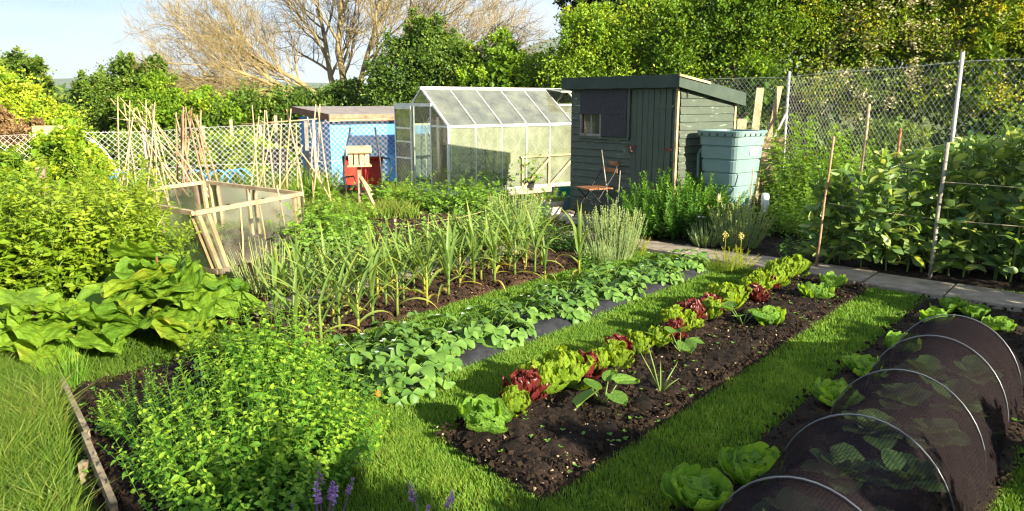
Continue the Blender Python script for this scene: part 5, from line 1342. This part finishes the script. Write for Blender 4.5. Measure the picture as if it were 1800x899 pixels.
for a in ((-.19, .19, -.13, -.12), (-.19, .19, .12, .13), (-.19, -.18, -.119, .119), (.18, .19, -.119, .119)): pbox('side', t, M['teal'], a[0], a[1], a[2], a[3], .02, .17)
pbox('bottom', t, M['teal'], -.179, .179, -.119, .119, .0, .019)
t = thing('stone_block', 'pale stone block beside the limewashed pot', 'stone', (.88, 11.45, 0), .5); MB().add(*loft([sq_ring(.13, 0, .04), sq_ring(.135, .10, .04), sq_ring(.11, .13, .04), sq_ring(.02, .132, .01)])).build('block', M['pot'], t); MB().add(*loft([sq_ring(.06, 0.13, .02), sq_ring(.05, .17, .02), sq_ring(.01, .172, .005)])).build('pebble', M['slab'], t)
# pots and plants inside the greenhouse
for i, (p, s, lab) in enumerate([((-1.2, 14.75), 1.0, 'leafy seedling in a dark pot just inside the greenhouse doorway'), ((-.95, 14.35), .9, 'leafy plant in a pot inside the front corner of the greenhouse'), ((-.2, 15.0), 1.3, 'leafy plant against the side panes inside the greenhouse'), ((.35, 15.3), 1.4, 'tall plant inside the middle of the greenhouse'), ((-.6, 15.5), 1.5, 'tomato plant along the far side inside the greenhouse')]):
    t = pot('seedling_pot', lab.replace('leafy', 'dark pot under leafy').replace('tall plant', 'dark pot under the tall plant').replace('tomato plant', 'dark pot under the tomato plant').replace(' in a dark pot', '').replace(' in a pot', ''), p, 'black', [(0, 0), (.08, 0), (.11, .15), (.118, .152), (.118, .18), (.11, .181), (.1, .14)], .05)
    bush('greenhouse_plant', lab, 'plant', p, PO, 8, .14, (.6*s, .9*s), .5, z=.18)

# slate sign, bottle on a stick, planks and compost boards
t = thing('slate_sign', 'small slate with white frame on the ground before the tank', 'sign', (2.50, 9.72), math.radians(-12))
pbox('slate', t, M['slate'], -.12, .12, -.005, .005, .12, .33)
for a in ((-.135, -.12, .105, .345), (.12, .135, .105, .345)): pbox('frame', t, M['white'], a[0], a[1], -.01, .01, a[2], a[3])
for zz in (.105, .33): pbox('frame', t, M['white'], -.119, .119, -.01, .01, zz, zz + .015)
pbox('foot', t, M['wood'], -.02, .02, .011, .03, 0, .3)
t = thing('wooden_stake', 'square pale stake standing beside the slate sign', 'stake', (2.66, 9.76)); pbox('shaft', t, M['wood'], -.018, .018, -.018, .018, 0, .62); pbox('cap', t, M['wood'], -.013, .013, -.013, .013, .62, .632)
t = thing('wooden_block', 'brown timber block between sign and tank', 'block', (2.80, 9.75), .3); pbox('block', t, M['wood'], -.12, .12, -.05, .05, .0, .22); pbox('end', t, M['oldwood'], -.125, -.1205, -.048, .048, .002, .218)
t = thing('leaning_stick', 'thin pale stick leaning on the water tank', 'stick', (3.02, 9.72)); ptube('shaft', t, M['wood'], [(0, 0, 0), (.05, .05, .5), (.08, .10, .95)], .007, 6); MB().add(*tube([(0, 0, -.01), (0, 0, .03)], .01, 6)).build('tip', M['oldwood'], t)
t = thing('bottle_on_stick', 'white bottle upturned on a stick right of the water tank', 'bottle', (3.34, 10.0))
ptube('stick', t, M['oldwood'], [(0, 0, 0), (0, 0, .42)], .012, 6); MB().add(*lathe([(.02, .36), (.022, .40), (.05, .43), (.052, .58), (.045, .61), (0, .612)], 16)).build('bottle', M['white'], t, smooth=True)
for i, (p, w, h, ln) in enumerate([((4.15, 13.45), .13, 2.02, .16), ((4.38, 13.6), .09, 2.05, .32), ((3.9, 13.1), .16, 1.5, .02)]):
    t = thing('leaning_plank', ['broad pale plank leaning between shed and fence', 'narrow pale plank leaning at a slant against the fence', 'short pale post right behind the shed corner'][i], 'plank', (*p, 0), 0, 'planks behind the shed')
    pbeam('plank', t, M['wood'], (0, 0, 0), (ln, .1, h), w, .035, (0, 1, 0)); pbeam('end', t, M['oldwood'], (ln, .1, h + .0005), (ln, .1, h + .006), w*.95, .03, (0, 1, 0))
t = thing('compost_bin', 'compost bin of stacked orange-brown boards behind the tank', 'compost bin', (4.35, 12.75), math.radians(-20))
for k in range(6):
    pbox('board', t, M['wood'], -.2, .16, -.02, .02, .04 + k*.2, .22 + k*.2)
    pbox('board', t, M['wood'], -.2, -.16, .021, .6, .04 + k*.2, .22 + k*.2)
# bird table
bt = thing('bird_table', 'small wooden bird house on a post before the red wheelbarrow', 'bird table', (-2.42, 12.1), .25)
pbox('post', bt, M['oldwood'], -.03, .03, -.03, .03, 0, .79)
pbox('tray', bt, M['wood'], -.19, .19, -.15, .15, .79, .815)
for x in (-.13, -.045, .04, .125): pbox('upright', bt, M['wood'], x - .032, x + .032, -.10, -.085, .816, 1.0)
for y in (.085,): pbox('wall', bt, M['wood'], -.16, .16, y, y + .015, .816, 1.0)
pbox('wall', bt, M['wood'], -.162, -.15, -.084, .084, .816, 1.0)
for s in (-1, 1): MB().add(*beam((-.20, s*.075, 1.055), (.20, s*.075, 1.055), .18, .018, (0, s*.55, .83))).build('roof', M['wood'], bt)
MB().add([(-.158, -.1, 1.0), (-.158, .1, 1.0), (-.158, 0, 1.10), (-.148, -.1, 1.0), (-.148, .1, 1.0), (-.148, 0, 1.10)], [np.array([[0, 2, 1], [3, 4, 5]]), np.array([[0, 1, 4, 3], [1, 2, 5, 4], [2, 0, 3, 5]])]).build('gable', M['oldwood'], bt)
pbeam('brace', bt, M['wood'], (.02, -.045, .62), (.16, -.14, .40), .03, .04); pbeam('bracket', bt, M['wood'], (.03, -.05, .36), (.17, -.2, .36), .06, .025)
t = thing('leaning_plank', 'narrow wooden prop leaning against the bird house post', 'plank', (-2.05, 11.75)); pbeam('plank', t, M['wood'], (0, 0, 0), (-.3, .28, .55), .045, .025); pbeam('end', t, M['oldwood'], (-.3, .28, .5505), (-.301, .281, .556), .04, .02)
# red wheelbarrow tipped up
wbw = thing('wheelbarrow', 'red wheelbarrow tipped upright with black handles before the blue shed', 'wheelbarrow', (-2.55, 13.1), -.15)
V = [(-.30, 0, .30), (.28, 0, .30), (.36, .02, .86), (-.36, .02, .86)]
V2 = [(-.22, .30, .36), (.20, .30, .36), (.26, .30, .78), (-.26, .30, .78)]
MB().add(V + V2, [BOXF[1:]]).build('tray', M['red'], wbw)
MB().add(*tube([(-.36, 0, .87), (.36, 0, .87), (.29, -.02, .29), (-.31, -.02, .29), (-.36, 0, .87)], .014, 6)).build('tray_rim', M['black'], wbw)
pbox('crossbar', wbw, M['black'], -.42, .42, -.05, -.022, .34, .39)
for s in (-1, 1): ptube('handle', wbw, M['black'], [(s*.30, -.04, .10), (s*.34, -.05, .55), (s*.30, -.02, .95), (s*.24, .04, 1.22), (s*.22, .05, 1.36)], .018, 8)
ptube('leg', wbw, M['black'], [(.36, -.03, .86), (.50, -.10, .85), (.56, -.12, .70), (.46, -.1, .52), (.36, -.04, .40)], .016, 8)
ptube('leg', wbw, M['black'], [(-.30, -.03, .52), (-.12, -.16, .55), (-.05, -.2, .42), (-.14, -.16, .30)], .016, 8)
wh = MB().add(*tube([(.17*math.cos(a), 0, .17 + .17*math.sin(a)) for a in np.linspace(0, 2*PI, 17)], .035, 8)).build('wheel', M['black'], wbw, loc=(0, .15, 0)); MB().add(*lathe([(0, -.03), (.05, -.03), (.05, .03), (0, .03)], 10)).build('hub', M['red'], wh, loc=(0, 0, .17)).rotation_euler = (PI/2, 0, 0)
# neighbour's plot
for i, (x, Y) in enumerate([(345, 14.9), (385, 14.9), (415, 15.0), (432, 15.2), (208, 14.6), (185, 14.7)]):
    a = np.linspace(0, PI, 16); p = {345: (-6.18, 14.90, 0.14), 385: (-5.74, 14.90, 0.14), 415: (-5.50, 15.00, 0.13), 432: (-5.40, 15.20, 0.11), 208: (-7.48, 14.60, 0.17), 185: (-7.81, 14.70, 0.16)}[x]
    t = thing('pipe_hoop', '%s blue pipe hoop counted from the blue shed behind the low fence' % ORD[[3, 2, 1, 0, 4, 5][i]], 'hoop', (p[0], p[1], 0), .35, 'blue pipe hoops')
    ptube('pipe', t, M['bluepipe'], np.stack([.26*np.cos(a), 0*a, .48*np.sin(a)], -1), .018, 8)
    ptube('peg', t, M['oldwood'], [(.26, 0, -.05), (.26, .02, .12)], .012, 6)
t = thing('board_panel', 'faded timber board panel standing behind the fence at the left', 'panel', (-9.4, 15.9), .15)
for k in range(4): pbox('board', t, M['wood'], -.45, .45, 0, .02, .55 + k*.19, .735 + k*.19)
for x in (-.4, .4): pbox('post', t, M['oldwood'], x - .03, x + .03, .021, .07, 0, 1.3)
t = thing('pipe_hoop', 'large white plastic hoop behind the fence beside the board panel', 'hoop', (-8.4, 14.8), .2)
a = np.linspace(.1, PI, 18); ptube('pipe', t, M['white'], np.stack([.75*np.cos(a), 0*a, 1.15*np.sin(a)], -1), .024, 8); ptube('peg', t, M['oldwood'], [(-.75, 0, -.05), (-.75, .02, .2)], .012, 6)
for i, (x, Y, h) in enumerate([(-7.6, 19, 1.2), (-6.9, 19, 1.35), (-6.3, 19.3, 1.2), (-5.8, 19, 1.45), (-7.2, 17.5, .9), (-5.4, 17.6, .85), (-9.0, 16.5, .8)]):
    t = thing('fence_stake', '%s pale wooden stake from the blue shed in the neighbouring plot' % ORD[[5, 4, 3, 1, 2, 0, 6][i]], 'stake', (x, Y), rng.random(), 'stakes in the neighbouring plot')
    pbox('shaft', t, M['wood'], -.035, .035, -.035, .035, 0, h); pbox('cap', t, M['oldwood'], -.028, .028, -.028, .028, h + .0005, h + .012)
t = thing('timber_post', 'short sawn post sticking up in the big herb at the left', 'post', (-4.75, 7.7), .3); pbox('shaft', t, M['oldwood'], -.04, .04, -.03, .03, 0, 1.14); pbox('cap', t, M['wood'], -.036, .036, -.026, .026, 1.1405, 1.147)
# black barrel behind the fence beside the blue shed
t = thing('water_barrel', 'black barrel behind the fence beside the blue shed', 'barrel', (-5.0, 16.2)); MB().add(*lathe([(0, 0), (.26, 0), (.29, .3), (.30, .32), (.29, .34), (.27, .8), (.25, .82), (.2, .80)], 20)).build('body', M['black'], t); MB().add(*lathe([(.2, .80), (0, .80)], 20)).build('lid', M['bluegrey'], t)
# dark post of the low fence by the blue shed
t = thing('fence_stake', 'dark square post against the low fence at the blue shed corner', 'stake', (-4.0, 15.0)); pbox('shaft', t, M['black'], -.035, .035, -.03, .03, 0, .85); pbox('upper', t, M['greywood'], -.03, .03, -.025, .025, .8505, 1.42)

# ================================================================== TREES, HEDGES, WILD SHRUBS
LEAF6 = (A_([[0,0,0],[-.30,.35,.07],[-.22,.75,.05],[0,1,-.08],[.22,.75,.05],[.30,.35,.07]]), np.array([[0,5,4,3],[0,3,2,1]]))
def crown_mb(blobs, n, ls, vbase=.35, clump=.28, mb=None, tmpl=DIAM, inner=.16, zmin=.05, shell=(.70, 1.14)):
    """Foliage: clumps of small leaves over a set of ellipsoids, sparse big leaves inside; clumps differ in tone."""
    mb = mb or MB()
    B = A_(blobs)
    S = []
    for b in B:                                  # uneven shoots and bulges all over each mass
        for d in sph(9):
            if d[2] < -.2: d[2] = -d[2]
            f = rng.uniform(.16, .34); S.append(np.r_[b[:3] + d*b[3:6]*rng.uniform(.85, 1.08), b[3:6]*f*A_((1, 1, rng.uniform(.9, 1.7)))])
    B = np.concatenate([B, A_(S)]); ar = (B[:, 3]*B[:, 4] + B[:, 4]*B[:, 5] + B[:, 3]*B[:, 5]); ar = ar/ar.sum()
    for b, f in zip(B, ar):
        m = int(n*f); rad = b[3:6]; rm = rad.min()
        nc = max(6, int(m/70))
        dc = sph(nc); dc[:, 2] = np.where(dc[:, 2] < -.35, -dc[:, 2], dc[:, 2])
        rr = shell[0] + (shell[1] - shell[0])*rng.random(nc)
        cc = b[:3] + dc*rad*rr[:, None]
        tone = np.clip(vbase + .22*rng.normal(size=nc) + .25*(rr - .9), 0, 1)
        k = rng.integers(nc, size=m)
        off = rng.normal(size=(m, 3))*clump*rm*.55*np.clip(.6 + .5*rng.random(nc), .5, 1.2)[k][:, None]
        P = cc[k] + off
        d = nrm(dc[k]*.5 + sph(m)*.9 + A_((0, 0, .1)))
        ok = P[:, 2] > zmin
        P, d, k = P[ok], d[ok], k[ok]; m2 = len(P)
        scatter(mb, tmpl[0], tmpl[1], P, frames(d, roll=rng.normal(size=m2)*.9), ls*(.65 + .7*rng.random(m2)), np.clip(tone[k] + rng.normal(size=m2)*.12, 0, 1))
        mi = int(m*inner)
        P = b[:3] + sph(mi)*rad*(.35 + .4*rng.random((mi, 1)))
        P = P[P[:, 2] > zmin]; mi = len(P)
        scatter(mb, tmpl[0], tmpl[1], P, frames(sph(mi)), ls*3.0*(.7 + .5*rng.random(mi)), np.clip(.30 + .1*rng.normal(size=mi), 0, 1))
    return mb
def limb(mb, p, q, r0, r1, k=5, n=6, wob=.08):
    p, q = A_(p), A_(q); L = np.linalg.norm(q - p)
    P = p + (q - p)*np.linspace(0, 1, k)[:, None] + np.vstack([[0, 0, 0], rng.normal(size=(k - 2, 3))*wob*L*.5, [0, 0, 0]])
    mb.add(*tube(P, np.linspace(r0, r1, k), n), .5)
def tree(name, label, cat, base, blobs, n, ls, mat, vb=.35, trunk=.12, group=None, extra=None, **kw):
    t = thing(name, label, cat, (base[0], base[1], 0), 0, group)
    B = A_(blobs); B = B - A_((base[0], base[1], 0, 0, 0, 0))
    crown_mb(B, n, ls, vb, **kw).build('crown', M[mat], t)
    mb = MB()
    for b in B:
        limb(mb, (rng.normal()*.15, rng.normal()*.1, -.05), b[:3] + A_((0, 0, b[5]*.2)), trunk, trunk*.35)
        for k in range(4): limb(mb, b[:3] - A_((0, 0, b[5]*.4)), b[:3] + sph(1)[0]*b[3:6]*.85, trunk*.4, trunk*.1, 4, 5, .12)
    mb.build('trunk', M['bark'], t, smooth=True)
    if extra: extra(t, B)
    return t
# ---- the right hand hedge, one bush after another
def blossoms(m, lo, hi):
    def f(t, B):
        mb = MB()
        for b in B:
            nc = int(m); dc = sph(nc); dc[:, 1] = -np.abs(dc[:, 1]); dc[:, 2] = dc[:, 2]*.7
            cc = b[:3] + dc*b[3:6]*1.03
            cc = cc[(cc[:, 2] > lo) & (cc[:, 2] < hi)]
            if not len(cc): continue
            k = np.repeat(np.arange(len(cc)), 34)
            P = cc[k] + rng.normal(size=(len(k), 3))*.085
            scatter(mb, DIAM[0]*A_((1.5, 1, 1)), DIAM[1], P, frames(sph(len(k))), .06, rng.random(len(k)))
        if mb.n: mb.build('blossom', M['blossom'], t)
    return f
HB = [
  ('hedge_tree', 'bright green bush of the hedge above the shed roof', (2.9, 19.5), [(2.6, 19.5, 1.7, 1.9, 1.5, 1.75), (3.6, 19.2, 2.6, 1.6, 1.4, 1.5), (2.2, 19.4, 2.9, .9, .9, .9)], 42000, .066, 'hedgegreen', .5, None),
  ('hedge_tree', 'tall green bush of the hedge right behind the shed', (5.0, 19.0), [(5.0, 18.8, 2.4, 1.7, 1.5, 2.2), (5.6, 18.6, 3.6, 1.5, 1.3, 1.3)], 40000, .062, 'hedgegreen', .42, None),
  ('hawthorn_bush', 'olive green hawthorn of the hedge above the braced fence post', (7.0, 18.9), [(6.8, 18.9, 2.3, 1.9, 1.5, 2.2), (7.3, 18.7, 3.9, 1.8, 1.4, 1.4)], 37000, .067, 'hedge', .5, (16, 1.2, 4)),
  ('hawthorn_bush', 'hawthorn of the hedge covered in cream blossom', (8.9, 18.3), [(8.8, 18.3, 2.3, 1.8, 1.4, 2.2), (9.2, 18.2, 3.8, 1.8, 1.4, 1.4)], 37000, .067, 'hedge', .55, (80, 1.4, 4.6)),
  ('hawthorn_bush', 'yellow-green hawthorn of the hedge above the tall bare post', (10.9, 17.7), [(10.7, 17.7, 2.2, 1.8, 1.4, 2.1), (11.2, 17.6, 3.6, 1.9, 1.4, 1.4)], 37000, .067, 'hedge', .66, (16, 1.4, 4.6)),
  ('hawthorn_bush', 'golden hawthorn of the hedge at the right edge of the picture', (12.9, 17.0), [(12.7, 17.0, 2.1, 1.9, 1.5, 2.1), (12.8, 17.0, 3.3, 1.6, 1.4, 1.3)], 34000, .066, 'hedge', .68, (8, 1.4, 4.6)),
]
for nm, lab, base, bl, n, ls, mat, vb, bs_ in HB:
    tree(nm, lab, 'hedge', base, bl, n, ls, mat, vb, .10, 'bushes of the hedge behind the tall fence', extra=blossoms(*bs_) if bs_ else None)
tree('low_shrub', 'dark shady undergrowth at the foot of the hedge behind the tall fence', 'shrub', (8.2, 16.4), [(6.4, 17.2, .5, 1.1, .9, .8), (8.2, 16.6, .5, 1.2, .9, .8), (10.2, 15.9, .5, 1.3, .9, .8)], 12000, .09, 'shrub', .3, .04)
# dark evergreen above the shed
tree('dark_tree', 'dark evergreen tree rising above the hedge left of the shed', 'tree', (3.4, 22.5), [(2.6, 22.5, 4.9, 1.1, 1.0, .7), (3.6, 22.6, 4.6, 1.3, 1.1, 1.0), (2.0, 22.4, 4.5, .6, .6, .35), (1.9, 22.4, 4.05, .5, .5, .3), (3.0, 22.5, 3.6, 1.3, 1.1, 1.0)], 22000, .085, 'darktree', .4, .14)
# ---- hedge behind the greenhouse and fence
HC = [('hedge_bush', 'dark green bush right behind the greenhouse roof end', (-2.2, 21.5), [(-2.3, 21.5, 1.7, 1.7, 1.3, 1.7), (-1.9, 21.4, 2.5, 1.0, .9, 1.0)], 24000, .08, 'shrub', .45),
      ('hedge_bush', 'brighter green bush behind the middle of the greenhouse roof', (.2, 21.0), [(.0, 21.0, 1.5, 1.6, 1.2, 1.5), (.9, 20.8, 1.7, 1.2, 1.0, 1.2)], 22000, .08, 'hedgegreen', .5),
      ('hedge_bush', 'dark bush between the bare tree and the blue shed', (-4.4, 22.5), [(-4.4, 22.5, .9, 1.9, 1.2, 1.15)], 14000, .08, 'shrub', .35),
      ('hedge_bush', 'shady low hedge under the left limbs of the bare tree', (-7.4, 23.0), [(-7.4, 23.0, .85, 1.9, 1.2, 1.15), (-5.8, 23, .85, 1.2, 1.1, 1.05)], 18000, .085, 'shrub', .35),
      ('hedge_bush', 'mid green bush behind the bamboo cane frame', (-10.0, 22.5), [(-10.0, 22.5, .85, 1.2, 1.1, 1.15), (-8.7, 22.3, .8, 1.1, 1.0, 1.05)], 18000, .085, 'hedgegreen', .3),
      ('hedge_tree', 'dark upright bushy tree at the left behind the cane frame', (-12.0, 24.0), [(-12.0, 24.0, 1.1, 1.4, 1.3, 1.3), (-11.9, 24, 2.15, .75, .7, .8), (-13.0, 24, 1.75, .5, .5, .65), (-10.9, 24, 2.1, .5, .5, .85)], 26000, .08, 'shrub', .4),
      ('hedge_tree', 'green rounded tree at the left edge beyond the fence', (-15.5, 24.0), [(-15.6, 24.0, 1.3, 1.3, 1.2, 1.4), (-15.2, 24.0, 2.35, .8, .8, .75)], 18000, .085, 'shrub', .7),
      ('ivy_bush', 'yellow-green bush at the far left beyond the board panel', (-12.6, 19.5), [(-12.8, 19.5, 1.0, 1.2, 1.0, 1.25), (-11.6, 19.2, .7, 1.0, .9, .9), (-13.2, 19.4, 1.6, .9, .8, .8)], 20000, .085, 'hedgegreen', .72)]
for nm, lab, base, bl, n, ls, mat, vb in HC: tree(nm, lab, 'bush', base, bl, n, ls, mat, vb, .08, 'bushes beyond the low fence')
tree('dry_bush', 'reddish brown dry bush at the left behind the fence', 'bush', (-10.9, 17.0), [(-11.3, 17.0, .7, .6, .5, .8), (-10.6, 17, .5, .7, .5, .7)], 6000, .06, 'brownleaf', .5, .03)
tree('wild_shrub', 'grey-green wild shrub behind the low fence at the left', 'shrub', (-8.3, 16.8), [(-8.6, 16.8, .4, 1.0, .7, .6), (-7.2, 16.9, .35, .9, .7, .55), (-10, 16.2, .35, .9, .6, .5)], 14000, .06, 'shrub', .7, .03)
tree('wild_shrub', 'yellow-green shrub behind the low fence near the blue shed', 'shrub', (-5.9, 16.6), [(-6.0, 16.6, .5, .75, .6, .55), (-5.3, 16.4, .4, .5, .5, .45)], 9000, .06, 'hedgegreen', .75, .03)
tree('ivy_bush', 'rounded ivy bush on this side of the fence above the big herb', 'bush', (-6.1, 10.6), [(-6.1, 10.6, .62, .42, .42, .62), (-6.2, 10.6, 1.05, .3, .3, .32)], 9000, .06, 'hedgegreen', .68, .04, tmpl=LEAF6)
tree('ivy_bush', 'low green bush below the ivy at the left', 'bush', (-6.6, 10.2), [(-6.7, 10.2, .4, .7, .5, .45)], 6000, .06, 'hedgegreen', .5, .03)
# reed-like leaves at the left edge
REED = []
for k in range(3):
    mb = MB()
    for i in range(16):
        V, F, va = strap(.75 + .3*rng.random(), .012, 1.35, .75 + .5*rng.random(), 0, 8, (.2, .7)); a = rng.random()*6.28
        R = np.array([[math.cos(a), -math.sin(a), 0], [math.sin(a), math.cos(a), 0], [0, 0, 1]])
        mb.add(V @ R.T + A_((rng.normal()*.05, rng.normal()*.05, 0)), F, va)
    REED.append(mb.mesh('leaf_tuft', M['potato'], True))
bush('iris_clump', 'sword-leaved iris clump at the left edge behind the big herb', 'plant', (-5.75, 8.9), REED, 14, .42, (.95, 1.25), .25, part='leaf_tuft')
bush('grass_tuft', 'tuft of long grass blades beside the timber edging', 'grass', (-2.76, 4.54), [m for m in REED], 5, .12, (.28, .38), .5, part='leaf_tuft')
bush('grass_tuft', 'tall bright grass tuft under the cane row right of the cage', 'grass', (-3.3, 12.6), REED, 9, .3, (.7, .95), .3, part='leaf_tuft')
# ---- bare tree
bt_ = thing('bare_tree', 'large bare spreading tree with pale twigs against the sky', 'tree', (-5.6, 26.5))
mb = MB()
def tubes(P, R, n):
    """Many tapering tubes at once: P (m,k,3) centre lines, R (m,k) radii."""
    m, k = R.shape
    T = nrm(np.gradient(P, axis=1))
    ref = np.where(np.abs(T[..., 2:]) < .9, A_((0, 0, 1)), A_((1, 0, 0)))
    X = nrm(np.cross(T, ref)); Y = np.cross(T, X)
    an = np.arange(n)*2*PI/n
    V = P[:, :, None] + R[:, :, None, None]*(np.cos(an)[:, None]*X[:, :, None] + np.sin(an)[:, None]*Y[:, :, None])
    b = (np.arange(m)[:, None]*k + np.arange(k - 1)[None]).reshape(-1, 1)*n
    j = np.arange(n)[None]; j2 = (j + 1) % n
    return V.reshape(-1, 3), np.stack([b + j, b + j2, b + n + j2, b + n + j], -1).reshape(-1, 4)
limbs = [((-.5, 0, .95), 4.6, .20), ((.15, .2, 1.0), 4.8, .22), ((.9, -.1, .85), 5.0, .18), ((-1.3, -.2, .42), 5.2, .18), ((-1.6, .3, .16), 5.0, .13), ((-1.0, .1, .85), 4.8, .17), ((1.5, 0, .50), 5.2, .14), ((.5, -.4, .95), 4.6, .17), ((-1.5, -.1, .62), 4.8, .13), ((1.4, .2, .85), 5.4, .13)]
mb.add(*tube([(0, 0, -.1), (.05, 0, .5), (.0, 0, 1.0), (.05, .0, 1.6)], [.55, .42, .36, .28], 10), .5)
D0 = nrm(A_([l[0] for l in limbs])); L0 = A_([l[1] for l in limbs])*.92; R0 = A_([l[2] for l in limbs])*.6; m = len(limbs)
P0 = A_((0, 0, 1.15)) + np.c_[rng.normal(size=m)*.15 + A_([l[0][0] for l in limbs])*.1, rng.normal(size=m)*.12, rng.random(m)*.4 - .15]
for lv in range(5):
    k = (7, 6, 5, 4, 3)[lv]; m = len(P0)
    P = [P0]; d = D0; ds = [d]
    for i in range(k - 1):
        d = nrm(d + rng.normal(size=(m, 3))*(.10, .13, .16, .2, .2)[lv] + A_((0, 0, (.03, .06, .09, .12, .14)[lv])))
        P.append(P[-1] + d*(L0/(k - 1))[:, None]); ds.append(d)
    P = np.stack(P, 1); ds = np.stack(ds, 1)
    rr = R0[:, None]*np.linspace(1, .45 if lv < 2 else .35, k)[None]
    mb.add(*tubes(P, rr, (8, 6, 4, 3, 3)[lv]), .5)
    if lv == 4: break
    n = (9, 8, 6, 5)[lv]
    f = np.minimum((.28 if lv == 0 else .18) + (.80 if lv else .72)*(np.arange(n)[None] + rng.random((m, n))*.8)/n, .99)
    j = np.minimum(k - 2, (f*(k - 1)).astype(int)); fr = (f*(k - 1) - j)[..., None]; ii = np.arange(m)[:, None]
    q = P[ii, j]*(1 - fr) + P[ii, j + 1]*fr; dj = ds[ii, j]
    s = nrm(np.cross(dj, nrm(rng.normal(size=(m, n, 3))))); an = (.35 + .45*rng.random((m, n)))[..., None]
    D0 = (dj*np.cos(an) + s*np.sin(an)).reshape(-1, 3); P0 = q.reshape(-1, 3)
    L0 = (L0[:, None]*(.60, .60, .58, .55)[lv]*(.7 + .6*rng.random((m, n)))*(1.1 - .35*f)).ravel()
    R0 = np.maximum(.0056, (rr[ii, j]*(.50, .48, .45, .5)[lv])).ravel()
mb.build('branches', M['palebark'], bt_, smooth=True)

# ---- unseen shrubs, added only for the shade they cast on the near beds
tree('added_shade_shrub', 'tall unseen shrub right of the beans, added for its shade', 'bush', (5.9, 5.0), [(5.9, 5.0, .7, .55, .9, .9)], 4000, .07, 'shrub', .4, .03)
tree('added_shade_shrub', 'unseen shrub right of the net tunnel, added for its shade', 'bush', (5.1, 3.2), [(5.1, 3.2, .45, .55, .9, .65)], 4000, .07, 'shrub', .4, .03)
tree('added_shade_shrub', 'unseen shrub beside the near end of the net tunnel, added for its shade', 'bush', (4.2, 1.7), [(4.2, 1.7, .4, .5, .8, .55)], 4000, .07, 'shrub', .4, .03)
for i, (x, y, h) in enumerate([(.9, -.9, 1.75), (2.2, -.3, 1.95), (3.4, .4, 1.5)]):  # unseen bushes beside and behind the camera, added to shade the foreground
    tree('added_shade_bush', ['unseen bush behind the photographer, added for its shade', 'unseen bush right behind the photographer, added for its shade', 'unseen bush right of the photographer, added for its shade'][i], 'bush', (x, y), [(x, y, h*.5, .75, .5, h*.55)], 4500, .07, 'shrub', .4, .03)
# far woods on the plain
m = 900
P = np.c_[rng.uniform(-260, 160, m), rng.uniform(170, 330, m), np.zeros(m)]
crs = rng.uniform(2.2, 4.2, m)
mbw = MB()
cen = np.repeat(P, 16, 0); rr = np.repeat(crs, 16)
dv = sph(len(cen)); dv[:, 2] = np.abs(dv[:, 2])
pos = cen + dv*np.c_[rr*1.3, rr*1.3, rr*1.1] + A_((0, 0, .5))
scatter(mbw, DIAM[0]*A_((1.6, 1, 1)), DIAM[1], pos, frames(sph(len(pos))), 3.0, rng.random(len(pos)))
tag(mbw.build('far_woods', M['shrub']), 'distant belt of trees on the plain', 'woods', kind='stuff')

# ------------------------------------------------------------------ the evening air
hz_ = MB().add(*box(-4100, 4100, -400, 6150, -1.2, 285)).mesh('haze')
hm = bpy.data.materials.new('evening_haze'); hm.use_nodes = True
hn, hl = hm.node_tree.nodes, hm.node_tree.links
hn.remove(hn['Principled BSDF'])
pv = hn.new('ShaderNodeVolumePrincipled'); pv.inputs['Color'].default_value = (0.78, 0.88, 1.0, 1); pv.inputs['Density'].default_value = 0.00016; pv.inputs['Anisotropy'].default_value = 0.2
hl.new(pv.outputs[0], hn['Material Output'].inputs['Volume'])
hz_.materials.append(hm)
tag(obj('haze', hz_), 'thin pale evening haze over the whole plain', 'haze', kind='stuff')
